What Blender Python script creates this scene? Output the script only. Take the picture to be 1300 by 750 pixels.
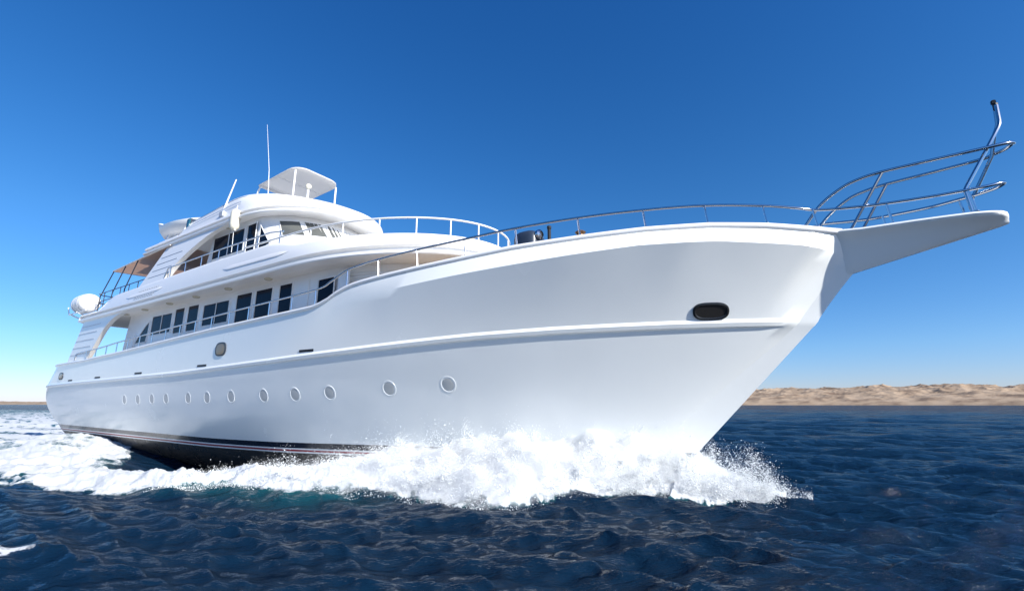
import bpy, bmesh, math, random
import numpy as np
from mathutils import Vector, Matrix

for o in list(bpy.data.objects):
    bpy.data.objects.remove(o)
SC = bpy.context.scene
COL = SC.collection
rad = math.radians

# ------------------------------------------------------------------ camera, sky, sun, exposure
EYE = 2.2
PITCH = math.atan(138.0 / 600.0)
cam_d = bpy.data.cameras.new('camera')
cam = bpy.data.objects.new('camera', cam_d)
COL.objects.link(cam)
cam.location = (0, 0, EYE)
cam.rotation_euler = (rad(90) + PITCH, 0, 0)
cam_d.sensor_width = 36.0
cam_d.sensor_fit = 'HORIZONTAL'
cam_d.lens = 600.0 / 1300.0 * 36.0
cam_d.clip_start = 0.05
cam_d.clip_end = 30000
SC.camera = cam

A = rad(57)
FW = np.array([math.sin(A), -math.cos(A)])      # the yacht's forward direction on the sea
PT = np.array([math.cos(A), math.sin(A)])       # its port direction
ORG = np.array([4.58, 12.98])                   # its stem at the waterline

SUN_EL = 31.0
sun_b = np.array([math.cos(rad(-8.5)), math.sin(rad(-8.5))])        # bearing of the sun: ahead, a little to port
sun_w = sun_b[0] * FW + sun_b[1] * PT
sun_dir = Vector((sun_w[0] * math.cos(rad(SUN_EL)), sun_w[1] * math.cos(rad(SUN_EL)), math.sin(rad(SUN_EL))))

world = bpy.data.worlds.new('World')
SC.world = world
world.use_nodes = True
nt = world.node_tree
bg = nt.nodes['Background']
sky = nt.nodes.new('ShaderNodeTexSky')
sky.sky_type = 'NISHITA'
sky.sun_disc = False
sky.sun_elevation = rad(SUN_EL)
sky.sun_rotation = math.atan2(sun_dir.x, sun_dir.y)
sky.air_density = 0.9
sky.dust_density = 0.15
sky.ozone_density = 6.0
hs = nt.nodes.new('ShaderNodeHueSaturation')
hs.inputs['Saturation'].default_value = 1.22
nt.links.new(sky.outputs[0], hs.inputs['Color'])
tint = nt.nodes.new('ShaderNodeMix'); tint.data_type = 'RGBA'; tint.blend_type = 'MULTIPLY'; tint.inputs[0].default_value = 1.0
tcs = nt.nodes.new('ShaderNodeTexCoord'); sps = nt.nodes.new('ShaderNodeSeparateXYZ'); rmp = nt.nodes.new('ShaderNodeValToRGB')
nt.links.new(tcs.outputs['Generated'], sps.inputs[0]); nt.links.new(sps.outputs['Z'], rmp.inputs[0])
re_ = rmp.color_ramp.elements
re_[0].position = 0.0; re_[0].color = (0.68, 0.61, 0.77, 1); re_[1].position = 0.75; re_[1].color = (0.98, 0.85, 0.98, 1)
q_ = re_.new(0.10); q_.color = (0.89, 0.81, 0.86, 1); q_ = re_.new(0.30); q_.color = (1.14, 0.915, 0.89, 1)
nt.links.new(rmp.outputs[0], tint.inputs[7])
nt.links.new(hs.outputs[0], tint.inputs[6])
nt.links.new(tint.outputs[2], bg.inputs['Color'])
bg.inputs['Strength'].default_value = 0.095

sun_l = bpy.data.lights.new('sun', 'SUN')
sun_l.energy = 4.2
sun_l.angle = rad(0.53)
sun_l.color = (1.0, 0.97, 0.91)
sun = bpy.data.objects.new('sun', sun_l)
COL.objects.link(sun)
sun.rotation_euler = sun_dir.to_track_quat('Z', 'Y').to_euler()
sun.location = (0, 0, 60)

SC.view_settings.view_transform = 'Standard'
SC.view_settings.look = 'None'
SC.view_settings.exposure = 0.95
SC.view_settings.gamma = 1.0
SC.view_settings.use_curve_mapping = False
SC.render.engine = 'CYCLES'
SC.cycles.max_bounces = 8
SC.cycles.glossy_bounces = 4
SC.cycles.diffuse_bounces = 4
SC.cycles.volume_bounces = 3

# ------------------------------------------------------------------ noise (numpy)
def _hash(ix, iy, seed):
    h = (ix.astype(np.int64) * 374761393 + iy.astype(np.int64) * 668265263 + seed * 1442695041) & 0xFFFFFFFF
    h = ((h ^ (h >> 13)) * 1274126177) & 0xFFFFFFFF
    h = h ^ (h >> 16)
    return (h & 0xFFFFFF).astype(np.float64) / 0xFFFFFF

def vnoise(x, y, seed=0):
    ix = np.floor(x); iy = np.floor(y)
    fx = x - ix; fy = y - iy
    fx = fx * fx * fx * (fx * (fx * 6 - 15) + 10); fy = fy * fy * fy * (fy * (fy * 6 - 15) + 10)
    a = _hash(ix, iy, seed); b = _hash(ix + 1, iy, seed)
    c = _hash(ix, iy + 1, seed); d = _hash(ix + 1, iy + 1, seed)
    return (a * (1 - fx) + b * fx) * (1 - fy) + (c * (1 - fx) + d * fx) * fy

def fbm(x, y, octaves=5, seed=0, gain=0.5, ridged=False):
    s = np.zeros_like(x); amp = 1.0; tot = 0.0
    ca, sa = math.cos(0.6), math.sin(0.6)
    for k in range(octaves):
        n = vnoise(x, y, seed + k * 17)
        if ridged:
            n = 1 - np.abs(2 * n - 1)
        s += amp * n; tot += amp; amp *= gain
        x, y = (ca * x - sa * y) * 2.03 + 11.3, (sa * x + ca * y) * 2.03 + 5.7
    return s / tot

# ------------------------------------------------------------------ materials
def mat(name, base, rough=0.5, metal=0.0, coat=0.0, ior=1.45, noise=0.0, nscale=3.0, bump=0.0, bscale=20.0, rough_var=0.0, sub=0.0):
    m = bpy.data.materials.new(name)
    m.use_nodes = True
    t = m.node_tree
    p = t.nodes['Principled BSDF']
    p.inputs['Base Color'].default_value = (*base, 1)
    p.inputs['Roughness'].default_value = rough
    p.inputs['Metallic'].default_value = metal
    p.inputs['IOR'].default_value = ior
    p.inputs['Coat Weight'].default_value = coat
    p.inputs['Coat Roughness'].default_value = 0.06
    tc = t.nodes.new('ShaderNodeTexCoord')
    if noise or rough_var:
        n = t.nodes.new('ShaderNodeTexNoise')
        n.inputs['Scale'].default_value = nscale
        n.inputs['Detail'].default_value = 5
        t.links.new(tc.outputs['Object'], n.inputs['Vector'])
        if noise:
            mx = t.nodes.new('ShaderNodeMix'); mx.data_type = 'RGBA'
            mx.inputs[6].default_value = (*[c * (1 - noise) for c in base], 1)
            mx.inputs[7].default_value = (*[min(1, c * (1 + noise)) for c in base], 1)
            t.links.new(n.outputs[0], mx.inputs[0])
            t.links.new(mx.outputs[2], p.inputs['Base Color'])
        if rough_var:
            mr = t.nodes.new('ShaderNodeMapRange')
            mr.inputs[1].default_value = 0.3; mr.inputs[2].default_value = 0.7
            mr.inputs[3].default_value = max(0.02, rough - rough_var); mr.inputs[4].default_value = rough + rough_var
            t.links.new(n.outputs[0], mr.inputs[0])
            t.links.new(mr.outputs[0], p.inputs['Roughness'])
    if bump:
        nb = t.nodes.new('ShaderNodeTexNoise')
        nb.inputs['Scale'].default_value = bscale
        nb.inputs['Detail'].default_value = 4
        t.links.new(tc.outputs['Object'], nb.inputs['Vector'])
        bp = t.nodes.new('ShaderNodeBump')
        bp.inputs['Strength'].default_value = bump
        bp.inputs['Distance'].default_value = 0.02
        t.links.new(nb.outputs[0], bp.inputs['Height'])
        t.links.new(bp.outputs[0], p.inputs['Normal'])
    return m

M = {}
M['hull'] = mat('white_hull_paint', (0.865, 0.875, 0.845), 0.22, coat=0.3, noise=0.03, nscale=0.6, bump=0.11, bscale=0.8, rough_var=0.06)
M['white'] = mat('white_gelcoat', (0.87, 0.86, 0.84), 0.32, coat=0.25, noise=0.02, nscale=1.5, bump=0.03, bscale=3)
M['soffit'] = mat('white_ceiling_paint', (0.85, 0.835, 0.80), 0.5, noise=0.02)
M['deck'] = mat('teak_deck', (0.36, 0.25, 0.15), 0.7, noise=0.2, nscale=8)
M['navy'] = mat('navy_boot_top', (0.012, 0.016, 0.03), 0.25, coat=0.3)
M['red'] = mat('red_stripe', (0.30, 0.02, 0.03), 0.35)
M['bottom'] = mat('black_bottom_paint', (0.045, 0.04, 0.036), 0.35, noise=0.4, nscale=2.5, bump=0.15, bscale=14, rough_var=0.15)
M['glass'] = mat('dark_window_glass', (0.006, 0.010, 0.022), 0.06, ior=1.33); M['glass'].node_tree.nodes['Principled BSDF'].inputs['Specular IOR Level'].default_value = 0.13
M['port_glass'] = mat('grey_porthole_glass', (0.47, 0.48, 0.47), 0.18, coat=0.5)
M['steel'] = mat('stainless_steel', (0.56, 0.57, 0.59), 0.14, metal=1.0)
M['tube_white'] = mat('white_painted_tube', (0.82, 0.82, 0.81), 0.35)
M['black'] = mat('black_rubber', (0.012, 0.012, 0.014), 0.5)
M['darkpole'] = mat('dark_pole', (0.035, 0.04, 0.05), 0.4)
M['bronze'] = mat('bronze_lens', (0.24, 0.165, 0.085), 0.25, coat=0.3)
M['brown'] = mat('brown_upholstery', (0.05, 0.03, 0.022), 0.6)
M['canvas'] = mat('tan_canvas', (0.66, 0.50, 0.41), 0.85, noise=0.08, nscale=2, bump=0.1, bscale=8)
M['canopy'] = mat('white_canvas', (0.78, 0.77, 0.75), 0.8, noise=0.02)
M['seam'] = mat('grey_panel_seam', (0.46, 0.49, 0.55), 0.6)
M['groove'] = mat('blue_grey_band', (0.42, 0.52, 0.68), 0.35)
M['navybox'] = mat('navy_grey_housing', (0.03, 0.042, 0.065), 0.35, coat=0.2, bump=0.1, bscale=9)
M['teal'] = mat('teal_lens', (0.02, 0.12, 0.16), 0.15, coat=0.5)
M['cream'] = mat('cream_plastic', (0.70, 0.66, 0.55), 0.4)
M['lamp'] = mat('lamp_glass', (0.55, 0.52, 0.42), 0.2)

# translucent white canopy cloth
_t = M['canopy'].node_tree
_tr = _t.nodes.new('ShaderNodeBsdfTranslucent'); _tr.inputs[0].default_value = (0.8, 0.79, 0.76, 1)
_ms = _t.nodes.new('ShaderNodeMixShader'); _ms.inputs[0].default_value = 0.45
_t.links.new(_t.nodes['Principled BSDF'].outputs[0], _ms.inputs[1]); _t.links.new(_tr.outputs[0], _ms.inputs[2])
_t.links.new(_ms.outputs[0], _t.nodes['Material Output'].inputs[0])
_t = M['canvas'].node_tree
_tr = _t.nodes.new('ShaderNodeBsdfTranslucent'); _tr.inputs[0].default_value = (0.76, 0.60, 0.50, 1)
_ms = _t.nodes.new('ShaderNodeMixShader'); _ms.inputs[0].default_value = 0.55
_t.links.new(_t.nodes['Principled BSDF'].outputs[0], _ms.inputs[1]); _t.links.new(_tr.outputs[0], _ms.inputs[2])
_t.links.new(_ms.outputs[0], _t.nodes['Material Output'].inputs[0])

# ------------------------------------------------------------------ mesh helper
class MB:
    def __init__(s):
        s.v = []; s.f = []; s.m = []
    def add(s, verts, faces, mi=0):
        b = len(s.v)
        s.v += [tuple(map(float, p)) for p in verts]
        for k, f in enumerate(faces):
            s.f.append(tuple(b + i for i in f))
            s.m.append(mi[k] if isinstance(mi, list) else mi)
    def grid(s, rows, mi=0, closed=False, flip=False):
        n = len(rows[0]); vs = [p for r in rows for p in r]; fs = []; ms = []
        for i in range(len(rows) - 1):
            for j in range(n if closed else n - 1):
                k = (j + 1) % n
                f = (i * n + j, i * n + k, (i + 1) * n + k, (i + 1) * n + j)
                fs.append(f[::-1] if flip else f)
                ms.append(mi[i] if isinstance(mi, list) else mi)
        s.add(vs, fs, ms)
    def box(s, c, size, rot=None, mi=0, bevel=0.0):
        bm = bmesh.new()
        bmesh.ops.create_cube(bm, size=1.0)
        for v in bm.verts:
            v.co = Vector((v.co.x * size[0], v.co.y * size[1], v.co.z * size[2]))
        if bevel:
            bmesh.ops.bevel(bm, geom=bm.edges[:], offset=bevel, segments=2, affect='EDGES')
        R = rot if rot is not None else Matrix.Identity(3)
        vs = [R @ v.co + Vector(c) for v in bm.verts]
        bm.verts.index_update()
        s.add(vs, [tuple(v.index for v in f.verts) for f in bm.faces], mi)
        bm.free()
    def tube(s, path, r, seg=8, closed=False, mi=0):
        P = [Vector(p) for p in path]; n = len(P); rows = []
        up = None
        for i in range(n):
            if closed: t = (P[(i + 1) % n] - P[i - 1])
            else: t = P[min(i + 1, n - 1)] - P[max(i - 1, 0)]
            t.normalize()
            if up is None:
                up = Vector((0, 0, 1)) if abs(t.z) < 0.9 else Vector((1, 0, 0))
            a = (up - t * up.dot(t)).normalized(); b = t.cross(a); up = a
            rr = r[i] if isinstance(r, (list, tuple)) else r
            rows.append([P[i] + (a * math.cos(q) + b * math.sin(q)) * rr for q in [2 * math.pi * k / seg for k in range(seg)]])
        if closed: rows.append(rows[0])
        s.grid(rows, mi, closed=True, flip=True)
        if not closed:
            s.add(rows[0], [tuple(range(seg))], mi); s.add(rows[-1], [tuple(range(seg))[::-1]], mi)
    def lathe(s, prof, c, axis, seg=24, mi=0, sx=1.0, sy=1.0, xdir=None):
        ax = Vector(axis).normalized()
        a = Vector(xdir) if xdir is not None else (Vector((0, 0, 1)) if abs(ax.z) < 0.9 else Vector((1, 0, 0)))
        a = (a - ax * a.dot(ax)).normalized(); b = ax.cross(a)
        rows = [[Vector(c) + ax * h + (a * math.cos(q) * sx + b * math.sin(q) * sy) * r for q in [2 * math.pi * k / seg for k in range(seg)]] for r, h in prof]
        s.grid(rows, mi, closed=True)
    def prism(s, poly, off, mi=0):
        n = len(poly); o = Vector(off)
        A_ = [Vector(p) for p in poly]; B_ = [p + o for p in A_]
        s.add(A_ + B_, [tuple(range(n))[::-1], tuple(range(n, 2 * n))] + [(i, (i + 1) % n, n + (i + 1) % n, n + i) for i in range(n)], mi)
    def build(s, name, mats, parent=None, ang=32, recalc=True):
        me = bpy.data.meshes.new(name)
        me.from_pydata(s.v, [], s.f)
        for m in (mats if isinstance(mats, (list, tuple)) else [mats]):
            me.materials.append(m)
        me.polygons.foreach_set('material_index', np.array(s.m, dtype=np.int32))
        if recalc:
            bm = bmesh.new(); bm.from_mesh(me)
            bmesh.ops.recalc_face_normals(bm, faces=bm.faces[:])
            bm.to_mesh(me); bm.free()
        me.polygons.foreach_set('use_smooth', np.ones(len(me.polygons), dtype=bool))
        me.set_sharp_from_angle(angle=rad(ang))
        me.update()
        o = bpy.data.objects.new(name, me)
        COL.objects.link(o)
        if parent: o.parent = parent
        return o

def tag(o, label=None, cat=None, group=None, kind=None):
    if label: o['label'] = label
    if cat: o['category'] = cat
    if group: o['group'] = group
    if kind: o['kind'] = kind
    return o

def arc(pts, n=6):
    """Catmull-Rom through points."""
    P = [np.array(p, float) for p in pts]; P = [2 * P[0] - P[1]] + P + [2 * P[-1] - P[-2]]
    out = []
    for i in range(1, len(P) - 2):
        for k in range(n):
            t = k / n; a, b, c, d = P[i - 1:i + 3]
            out.append(tuple(0.5 * (2 * b + (c - a) * t + (2 * a - 5 * b + 4 * c - d) * t * t + (3 * b - a - 3 * c + d) * t ** 3)))
    out.append(tuple(P[-2]))
    return out

lerp = lambda a, b, t: a + (b - a) * t

# ------------------------------------------------------------------ hull lines (x forward from the stem foot, y to port, z up)
def S_(t, p):
    t = min(1.0, max(0.0, t)); return (1 - (1 - t) ** 2) ** p
def x_end(z): return float(np.interp(z, [-1.3, -0.3, 0.7, 1.3, 1.75, 2.6, 3.6, 4.7, 5.0], [-34, -37.5, -40.2, -41.2, -41.8, -42.2, -42.1, -40.9, -40.5]))
def x_stem(z): return 0.963 * (z - 0.7) if z < 5.26 else 4.39 + (z - 5.26) * 0.3
def e_(z): return float(np.interp(z, [-1, 0.7, 1.2, 3.75, 5.2, 6.3], [1.2, 1.2, 1.1, 0.42, 0.26, 0.40]))
CAPX = [-42, -32, -26.7, -21.07, -17.7, -12.98, -11.59, -10.75, -10.2, -9.69, -9.2, -8.82, -7.78, -6.39, -4.9, -3.39, -1.63, -.07, 1.36, 2.55, 3.3, 3.82, 5]
CAPZ = [4.66, 4.68, 4.85, 5.09, 5.23, 5.37, 5.41, 5.45, 5.60, 5.83, 5.96, 6.02, 6.11, 6.21, 6.31, 6.42, 6.48, 6.52, 6.49, 6.39, 6.29, 6.22, 6.15]
def z_cap(x): return float(np.interp(x, CAPX, CAPZ))
def z_rail(x): return float(np.interp(x, [-42, -29, -20, -13, -9.4, -6.5, -4.8, -2.6, 0, 3.2], [3.36, 3.46, 3.54, 3.73, 3.87, 4.0, 4.07, 4.12, 4.14, 4.15]))
KN = np.interp
def z_kn(x):
    k = float(np.interp(x, [-11, -9.5, -7.35, -5.12, -2.33, -.13, 1.58, 3.22, 4.13, 5], [0, 0, 5.56, 5.70, 5.84, 5.95, 5.92, 5.77, 5.60, 5.55]))
    if x < -7.35:
        t = min(1, max(0, (x + 10.5) / 3.15)); return lerp(z_cap(x) - 0.25, 5.56, t) if x > -10.5 else z_cap(x) - 0.25
    return k
def z_str(x): return float(np.interp(x, [-42, -33, -23, -18, -14, -9, -3, 0], [0.74, 0.72, 0.64, 0.60, 0.60, 0.66, 0.70, 0.70]))
BM = lambda z: float(np.interp(z, [-1.3, -0.6, -0.1, 0.3, .6, .97, 1.5, 2.5, 3.5, 4.15, 5.6, 6.3], [0.5, 2.0, 2.75, 3.05, 3.2, 3.32, 3.52, 3.78, 3.93, 3.97, 4.06, 4.0]))
RUN = lambda z: float(np.interp(z, [-1.3, .7, 2.5, 4.1, 6.2], [21, 19, 18, 17, 17]))
PW = lambda z: float(np.interp(z, [-1.3, .7, 2.5, 4.1, 5.6, 6.2], [1.0, .95, .9, .85, .76, .75]))
class Level:
    def __init__(s, zf, zfun, db=0.0, bk=0.0, kn=0.0):
        s.kn = kn
        s.zf, s.z, s.db, s.bk = zf, zfun, db, bk
        s.xe, s.xs, s.e = x_end(min(zf, 4.9) if zf > 4.4 else zf * 0.85 + 0.1), x_stem(zf), e_(zf)
        s.xE = s.xs - s.e; s.b0 = min(0.44 * s.e, 0.5) if zf < 6 else 0.10
    def b(s, x):
        if s.kn:
            t = min(1, max(0, (x - 3.5) / 0.67))
            c = CAP.b(min(x, 4.1)) + s.kn * min(1, max(0, (x + 9.8) / 8)) * (1 if x < 1 else max(.2, 1 - (x - 1) / 3.4))
            if x > s.xE: return s.b0 * max(0, (s.xs - x) / s.e)
            return lerp(c, s.b0, t)
        if x > s.xE: return s.b0 * max(0, (s.xs - x) / s.e)
        b = s.b0 + (BM(s.zf) - s.b0) * S_((s.xE - x) / RUN(s.zf), PW(s.zf))
        b += s.bk * min(1, max(0, (x + 9.5) / 3)) * min(1, max(0, (s.xE - x) / 1.0)) + s.db * min(1, max(0, (s.xE - x) / 0.6))
        b -= 0.30 * min(1, max(0, (-30 - x) / 9)) ** 2
        t = (s.xe + 4.0 - x) / 4.0
        if t > 0: b *= max(0.0, 1 - t ** 2.4) ** (1 / 2.4)
        return b
class MidLevel:
    def __init__(s, a, b, t, flare):
        s.a, s.bb, s.t, s.fl = a, b, t, flare
        for k in ('zf', 'xe', 'xs', 'e', 'b0'): setattr(s, k, lerp(getattr(a, k), getattr(b, k), t))
        s.xE = s.xs - s.e
        s.z = lambda x: lerp(a.z(x), b.z(x), t)
    def b(s, x):
        if x > s.xE: return s.b0 * max(0, (s.xs - x) / s.e)
        return lerp(s.a.b(min(x - s.xE + s.a.xE, s.a.xE)), s.bb.b(min(x - s.xE + s.bb.xE, s.bb.xE)), s.t ** s.fl)
CAP = Level(6.3, z_cap)
Lv = []
Lv.append(Level(-1.3, lambda x: -1.3))
Lv.append(Level(-0.6, lambda x: -0.6))
Lv.append(Level(-0.1, lambda x: -0.1))
Lv.append(Level(0.3, lambda x: 0.3))
for d in (-0.09, -0.04, 0.025, 0.075, 0.27):
    Lv.append(Level(0.7 + d, lambda x, d=d: z_str(x) + d))
for t in (0.15, 0.3, 0.45, 0.6, 0.75, 0.9):
    Lv.append(Level(lerp(0.97, 4.0, t), lambda x, t=t: lerp(z_str(x) + 0.27, z_rail(x) - 0.14, t)))
Lv.append(Level(4.00, lambda x: z_rail(x) - 0.14))
Lv.append(Level(4.04, lambda x: z_rail(x) - 0.11, 0.05))
Lv.append(Level(4.12, lambda x: z_rail(x) - 0.02, 0.06))
Lv.append(Level(4.17, lambda x: z_rail(x) + 0.07, 0.0))
KNL = Level(5.6, z_kn, kn=0.32)
_low = Lv[-1]
for t in (0.2, 0.4, 0.6, 0.8):
    Lv.append(MidLevel(_low, KNL, t, 1.12))
Lv.append(KNL)
Lv.append(Level(6.16, lambda x: z_cap(x) - 0.1, 0.0))
bandmat = [1, 1, 1, 1, 3, 4, 3, 2] + [0] * 40          # hull paint, bottom, navy, white line, red line by band

def hull_b(x, z):
    zs = [l.z(x) for l in Lv]; bs = [l.b(x) for l in Lv]
    return float(np.interp(z, zs, bs))
def hull_frame(x, z):
    h = 0.05
    p = Vector((x, -hull_b(x, z), z))
    tx = Vector((2 * h, -(hull_b(x + h, z) - hull_b(x - h, z)), 0)).normalized()
    tz = Vector((0, -(hull_b(x, z + h) - hull_b(x, z - h)), 2 * h)).normalized()
    n = tx.cross(tz).normalized()
    if n.y > 0: n = -n
    return p, tx, n

NU = 150
def columns(l):
    us = [0.5 - 0.5 * math.cos(math.pi * k / NU) for k in range(NU + 1)]
    return [lerp(l.xe, l.xE, lerp(u, k / NU, 0.35)) for k, u in enumerate(us)]

yacht = bpy.data.objects.new('yacht', None)
COL.objects.link(yacht)
yacht.location = (ORG[0], ORG[1], 0)
yacht.rotation_euler = (0, 0, -(math.pi / 2 - A))
tag(yacht, 'large white motor yacht with bow pulpit and three decks under way', 'yacht')
Y = yacht

hb = MB()
for sgn in (-1, 1):
    rows = [[(x, sgn * l.b(x), l.z(x)) for x in columns(l)] for l in Lv]
    hb.grid(rows, bandmat[:len(Lv) - 1])
    rows = [[(l.xs - l.e * (1 - q), sgn * l.b(l.xs - l.e * (1 - q)), l.z(l.xE)) for q in (0, .25, .5, .75, .93, 1)] for l in Lv]
    for r, l in zip(rows, Lv): r[-2] = (r[-2][0], r[-2][1] , r[-2][2])
    hb.grid(rows, bandmat[:len(Lv) - 1])
    # inner face of the bulwark
    xs = [x for x in columns(CAP) if CAP.b(x) > 0.3 and x < 2.6]
    hb.grid([[(x, sgn * max(0.05, CAP.b(x) - 0.24), z_cap(x) - 0.08) for x in xs], [(x, sgn * max(0.05, CAP.b(x) - 0.26), 4.3 if x < -10 else 5.45) for x in xs]], 0)
whiteline = M['white']
hull = hb.build('hull', [M['hull'], M['bottom'], M['navy'], whiteline, M['red']], Y, ang=22, recalc=True)

# cap rail: a rounded moulding that runs round the whole hull
cb = MB()
prof = [(-0.02, -0.15), (0.035, -0.13), (0.06, -0.09), (0.06, -0.04), (0.03, -0.005), (-0.02, 0.0), (-0.20, 0.0), (-0.25, -0.03), (-0.26, -0.12)]
for sgn in (-1, 1):
    xs = [x for x in columns(CAP)]
    cb.grid([[(x, sgn * max(0.0, CAP.b(x) + o), z_cap(x) + dz) for x in xs] for o, dz in prof])
cb.build('cap_rail', M['white'], Y, ang=50)

# decks inside the bulwarks
db = MB()
xs = [x for x in columns(CAP) if CAP.b(x) > 0.35 and x < 2.6]
db.grid([[(x, s * max(0.1, CAP.b(x) - 0.25), 4.45 if x < -9.4 else (5.55 if x > -8.6 else lerp(4.45, 5.55, (x + 9.4) / 0.8))) for x in xs] for s in (-1, 1)])
db.build('main_deck', M['deck'], Y)

# bowsprit platform
bs = MB()
secs = []
for x in [3.0, 3.4, 3.8, 4.1, 4.39, 4.8, 5.3, 5.8, 6.3, 6.55, 6.72, 6.82, 6.86]:
    w = float(np.interp(x, [3, 4.4, 6.3, 6.55, 6.72, 6.82, 6.86], [0.50, 0.50, 0.43, 0.40, 0.33, 0.22, 0.10]))
    zt = float(np.interp(x, [3, 3.8, 4.4, 5.2, 6.2, 6.86], [6.30, 6.20, 6.15, 6.15, 6.13, 6.07]))
    zb = float(np.interp(x, [3, 4.39, 6.75, 6.86], [4.92, 5.26, 5.82, 5.86]))
    ring = [(x, -w + .06, zt), (x, -w, zt - .02), (x, -w - .02, zt - .06), (x, -w, zt - .11), (x, -w + .03, zt - .13)]
    for t in (0.2, 0.45, 0.7, 0.9):
        ring.append((x, -lerp(w - .03, 0.05, t ** 0.8), lerp(zt - .13, zb, t)))
    ring.append((x, -0.03, zb))
    full = ring + [(p[0], -p[1], p[2]) for p in reversed(ring)]
    secs.append(full)
bs.grid(secs, 0, closed=True)
bs.add(secs[-1], [tuple(range(len(secs[-1])))], 0)
bs.build('bowsprit', M['hull'], Y, ang=40)

# portholes, scuppers, hawse pipe, side lights
PORTS = [(-25.67, 2.43), (-24.1, 2.43), (-22.57, 2.45), (-21.13, 2.45), (-19.1, 2.46), (-17.51, 2.46), (-15.69, 2.49), (-13.62, 2.50), (-11.94, 2.52), (-10.32, 2.56), (-7.93, 2.67), (-5.91, 2.76)]
for x, z in PORTS:
    p, tx, n = hull_frame(x, z)
    m = MB()
    m.lathe([(0.265, -0.01), (0.258, 0.003), (0.24, 0.005), (0.215, 0.004), (0.200, -0.012)], p, n, 28)
    pr = m.build('porthole', M['hull'], hull, ang=6)
    g = MB(); g.lathe([(0.206, -0.003), (0.18, 0.001), (0.10, 0.004), (0.001, 0.005)], p, n, 28)
    g.build('porthole_glass', M['port_glass'], hull)
for x, z, w in [(-33.77, 3.41, .75), (-29.33, 3.50, .75), (-24.14, 3.60, .8), (-17.98, 3.71, .75), (-11.13, 3.93, .72)]:
    z = z_rail(x) + 0.14
    p, tx, n = hull_frame(x, z)
    m = MB(); R = Matrix((tx, n, tx.cross(n))).transposed()
    m.box(p, (w, 0.03, 0.085), R, 0, 0.012)
    m.build('scupper', M['black'], hull)
p, tx, n = hull_frame(1.13, 4.41)
m = MB()
def oval(c, tx, n, a, b, h, seg=36):
    tz = n.cross(tx)
    if tz.z < 0: tz = -tz
    out = []
    for k in range(seg):
        q = 2 * math.pi * k / seg
        cx = math.copysign(abs(math.cos(q)) ** 0.6, math.cos(q)) * a; cz = math.copysign(abs(math.sin(q)) ** 0.85, math.sin(q)) * b
        out.append(c + tx * cx + tz * cz + n * h)
    return out
m.grid([oval(p, tx, n, .42, .22, -0.03), oval(p, tx, n, .42, .22, .03), oval(p, tx, n, .38, .185, .045), oval(p, tx, n, .35, .16, .03)], 0, closed=True)
hw = m.build('hawse_pipe', M['steel'], hull)
hw.data.materials[0] = mat('dark_hawse_rim', (0.05, 0.05, 0.05), 0.3, metal=0.8)
m = MB(); o1 = oval(p, tx, n, .352, .162, .022); m.add(o1 + [p + n * .018], [(i, (i + 1) % 36, 36) for i in range(36)])
m.build('hawse_opening', mat('dark_opening', (0.006, 0.005, 0.005), 0.6, noise=0.5, nscale=12), hull)
for x, z, a, b in [(-16.58, 4.32, 0.40, 0.27), (-35.8, 3.87, 0.42, 0.22)]:
    p, tx, n = hull_frame(x, z); m = MB()
    m.grid([oval(p, tx, n, a, b, -.02), oval(p, tx, n, a, b, .03), oval(p, tx, n, a - .06, b - .05, .035)], 0, closed=True)
    f = m.build('side_light_frame', M['darkpole'], hull)
    m = MB(); o1 = oval(p, tx, n, a - .055, b - .045, .03); m.add(o1 + [p + n * .05], [(i, (i + 1) % 36, 36) for i in range(36)])
    m.build('side_light_lens', M['bronze'], hull)

# ------------------------------------------------------------------ superstructure: rings of U-shaped outline
def U(B, xa, xs, xt, n=26, p=2.0, na=24):
    out = [(lerp(xa, xs, k / na), -B) for k in range(na)]
    for k in range(n + 1):
        th = math.pi / 2 * (1 - k / n)
        out.append((xs + (xt - xs) * math.cos(th) ** (2 / p), -B * math.sin(th) ** (2 / p)))
    return out + [(x, -y) for x, y in reversed(out[:-1])]
def ring(u, z):
    return [(x, y, z(x) if callable(z) else z) for x, y in u]
def fill(mb, r, mi=0):
    n = len(r); h = n // 2
    for i in range(h):
        j = n - 1 - i
        mb.add([r[i], r[i + 1], r[j - 1], r[j]], [(0, 1, 2, 3)] if i + 1 != j - 1 else [(0, 1, 3)], mi)

# main deckhouse
mh = MB()
r0 = ring(U(3.1, -29.5, -12.5, -7.0), 4.4); r1 = ring(U(3.1, -29.0, -12.5, -7.4), 7.02)
mh.grid([r0, r1]); mh.add([r0[0], r0[-1], r1[-1], r1[0]], [(0, 1, 2, 3)])
house = mh.build('main_deckhouse', M['white'], Y, recalc=True)

def window(poly, y, parent, mull=(), name='window', frame=0.05, glass=None):
    """poly = (x,z) corners on a starboard wall; a proud frame round a recessed dark pane"""
    c = np.mean(np.array(poly), axis=0); n = len(poly)
    def inset(d):
        out = []
        for px, pz in poly:
            v = np.array([px, pz]) - c; L = np.linalg.norm(v)
            out.append(c + v * (1 + d * 1.4 / L))
        return out
    o, i = inset(frame), inset(0)
    m = MB()
    yy = [y, y - 0.035, y - 0.035, y - 0.004]
    rows = [[(q[0], yy[0], q[1]) for q in o], [(q[0], yy[1], q[1]) for q in o], [(q[0], yy[2], q[1]) for q in i], [(q[0], yy[3], q[1]) for q in i]]
    m.grid(rows, 0, closed=True)
    for a, b in mull:
        m.tube([(a[0], y - .022, a[1]), (b[0], y - .022, b[1])], 0.022, 6)
    w = m.build(name, M['tube_white'], parent, ang=25)
    g = MB(); g.add([(q[0], y - .012, q[1]) for q in i], [tuple(range(n))])
    g.build(name + '_glass', glass or M['glass'], parent)
    return w
Wm = -3.1
zt, zb = 6.78, 5.56
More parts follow.
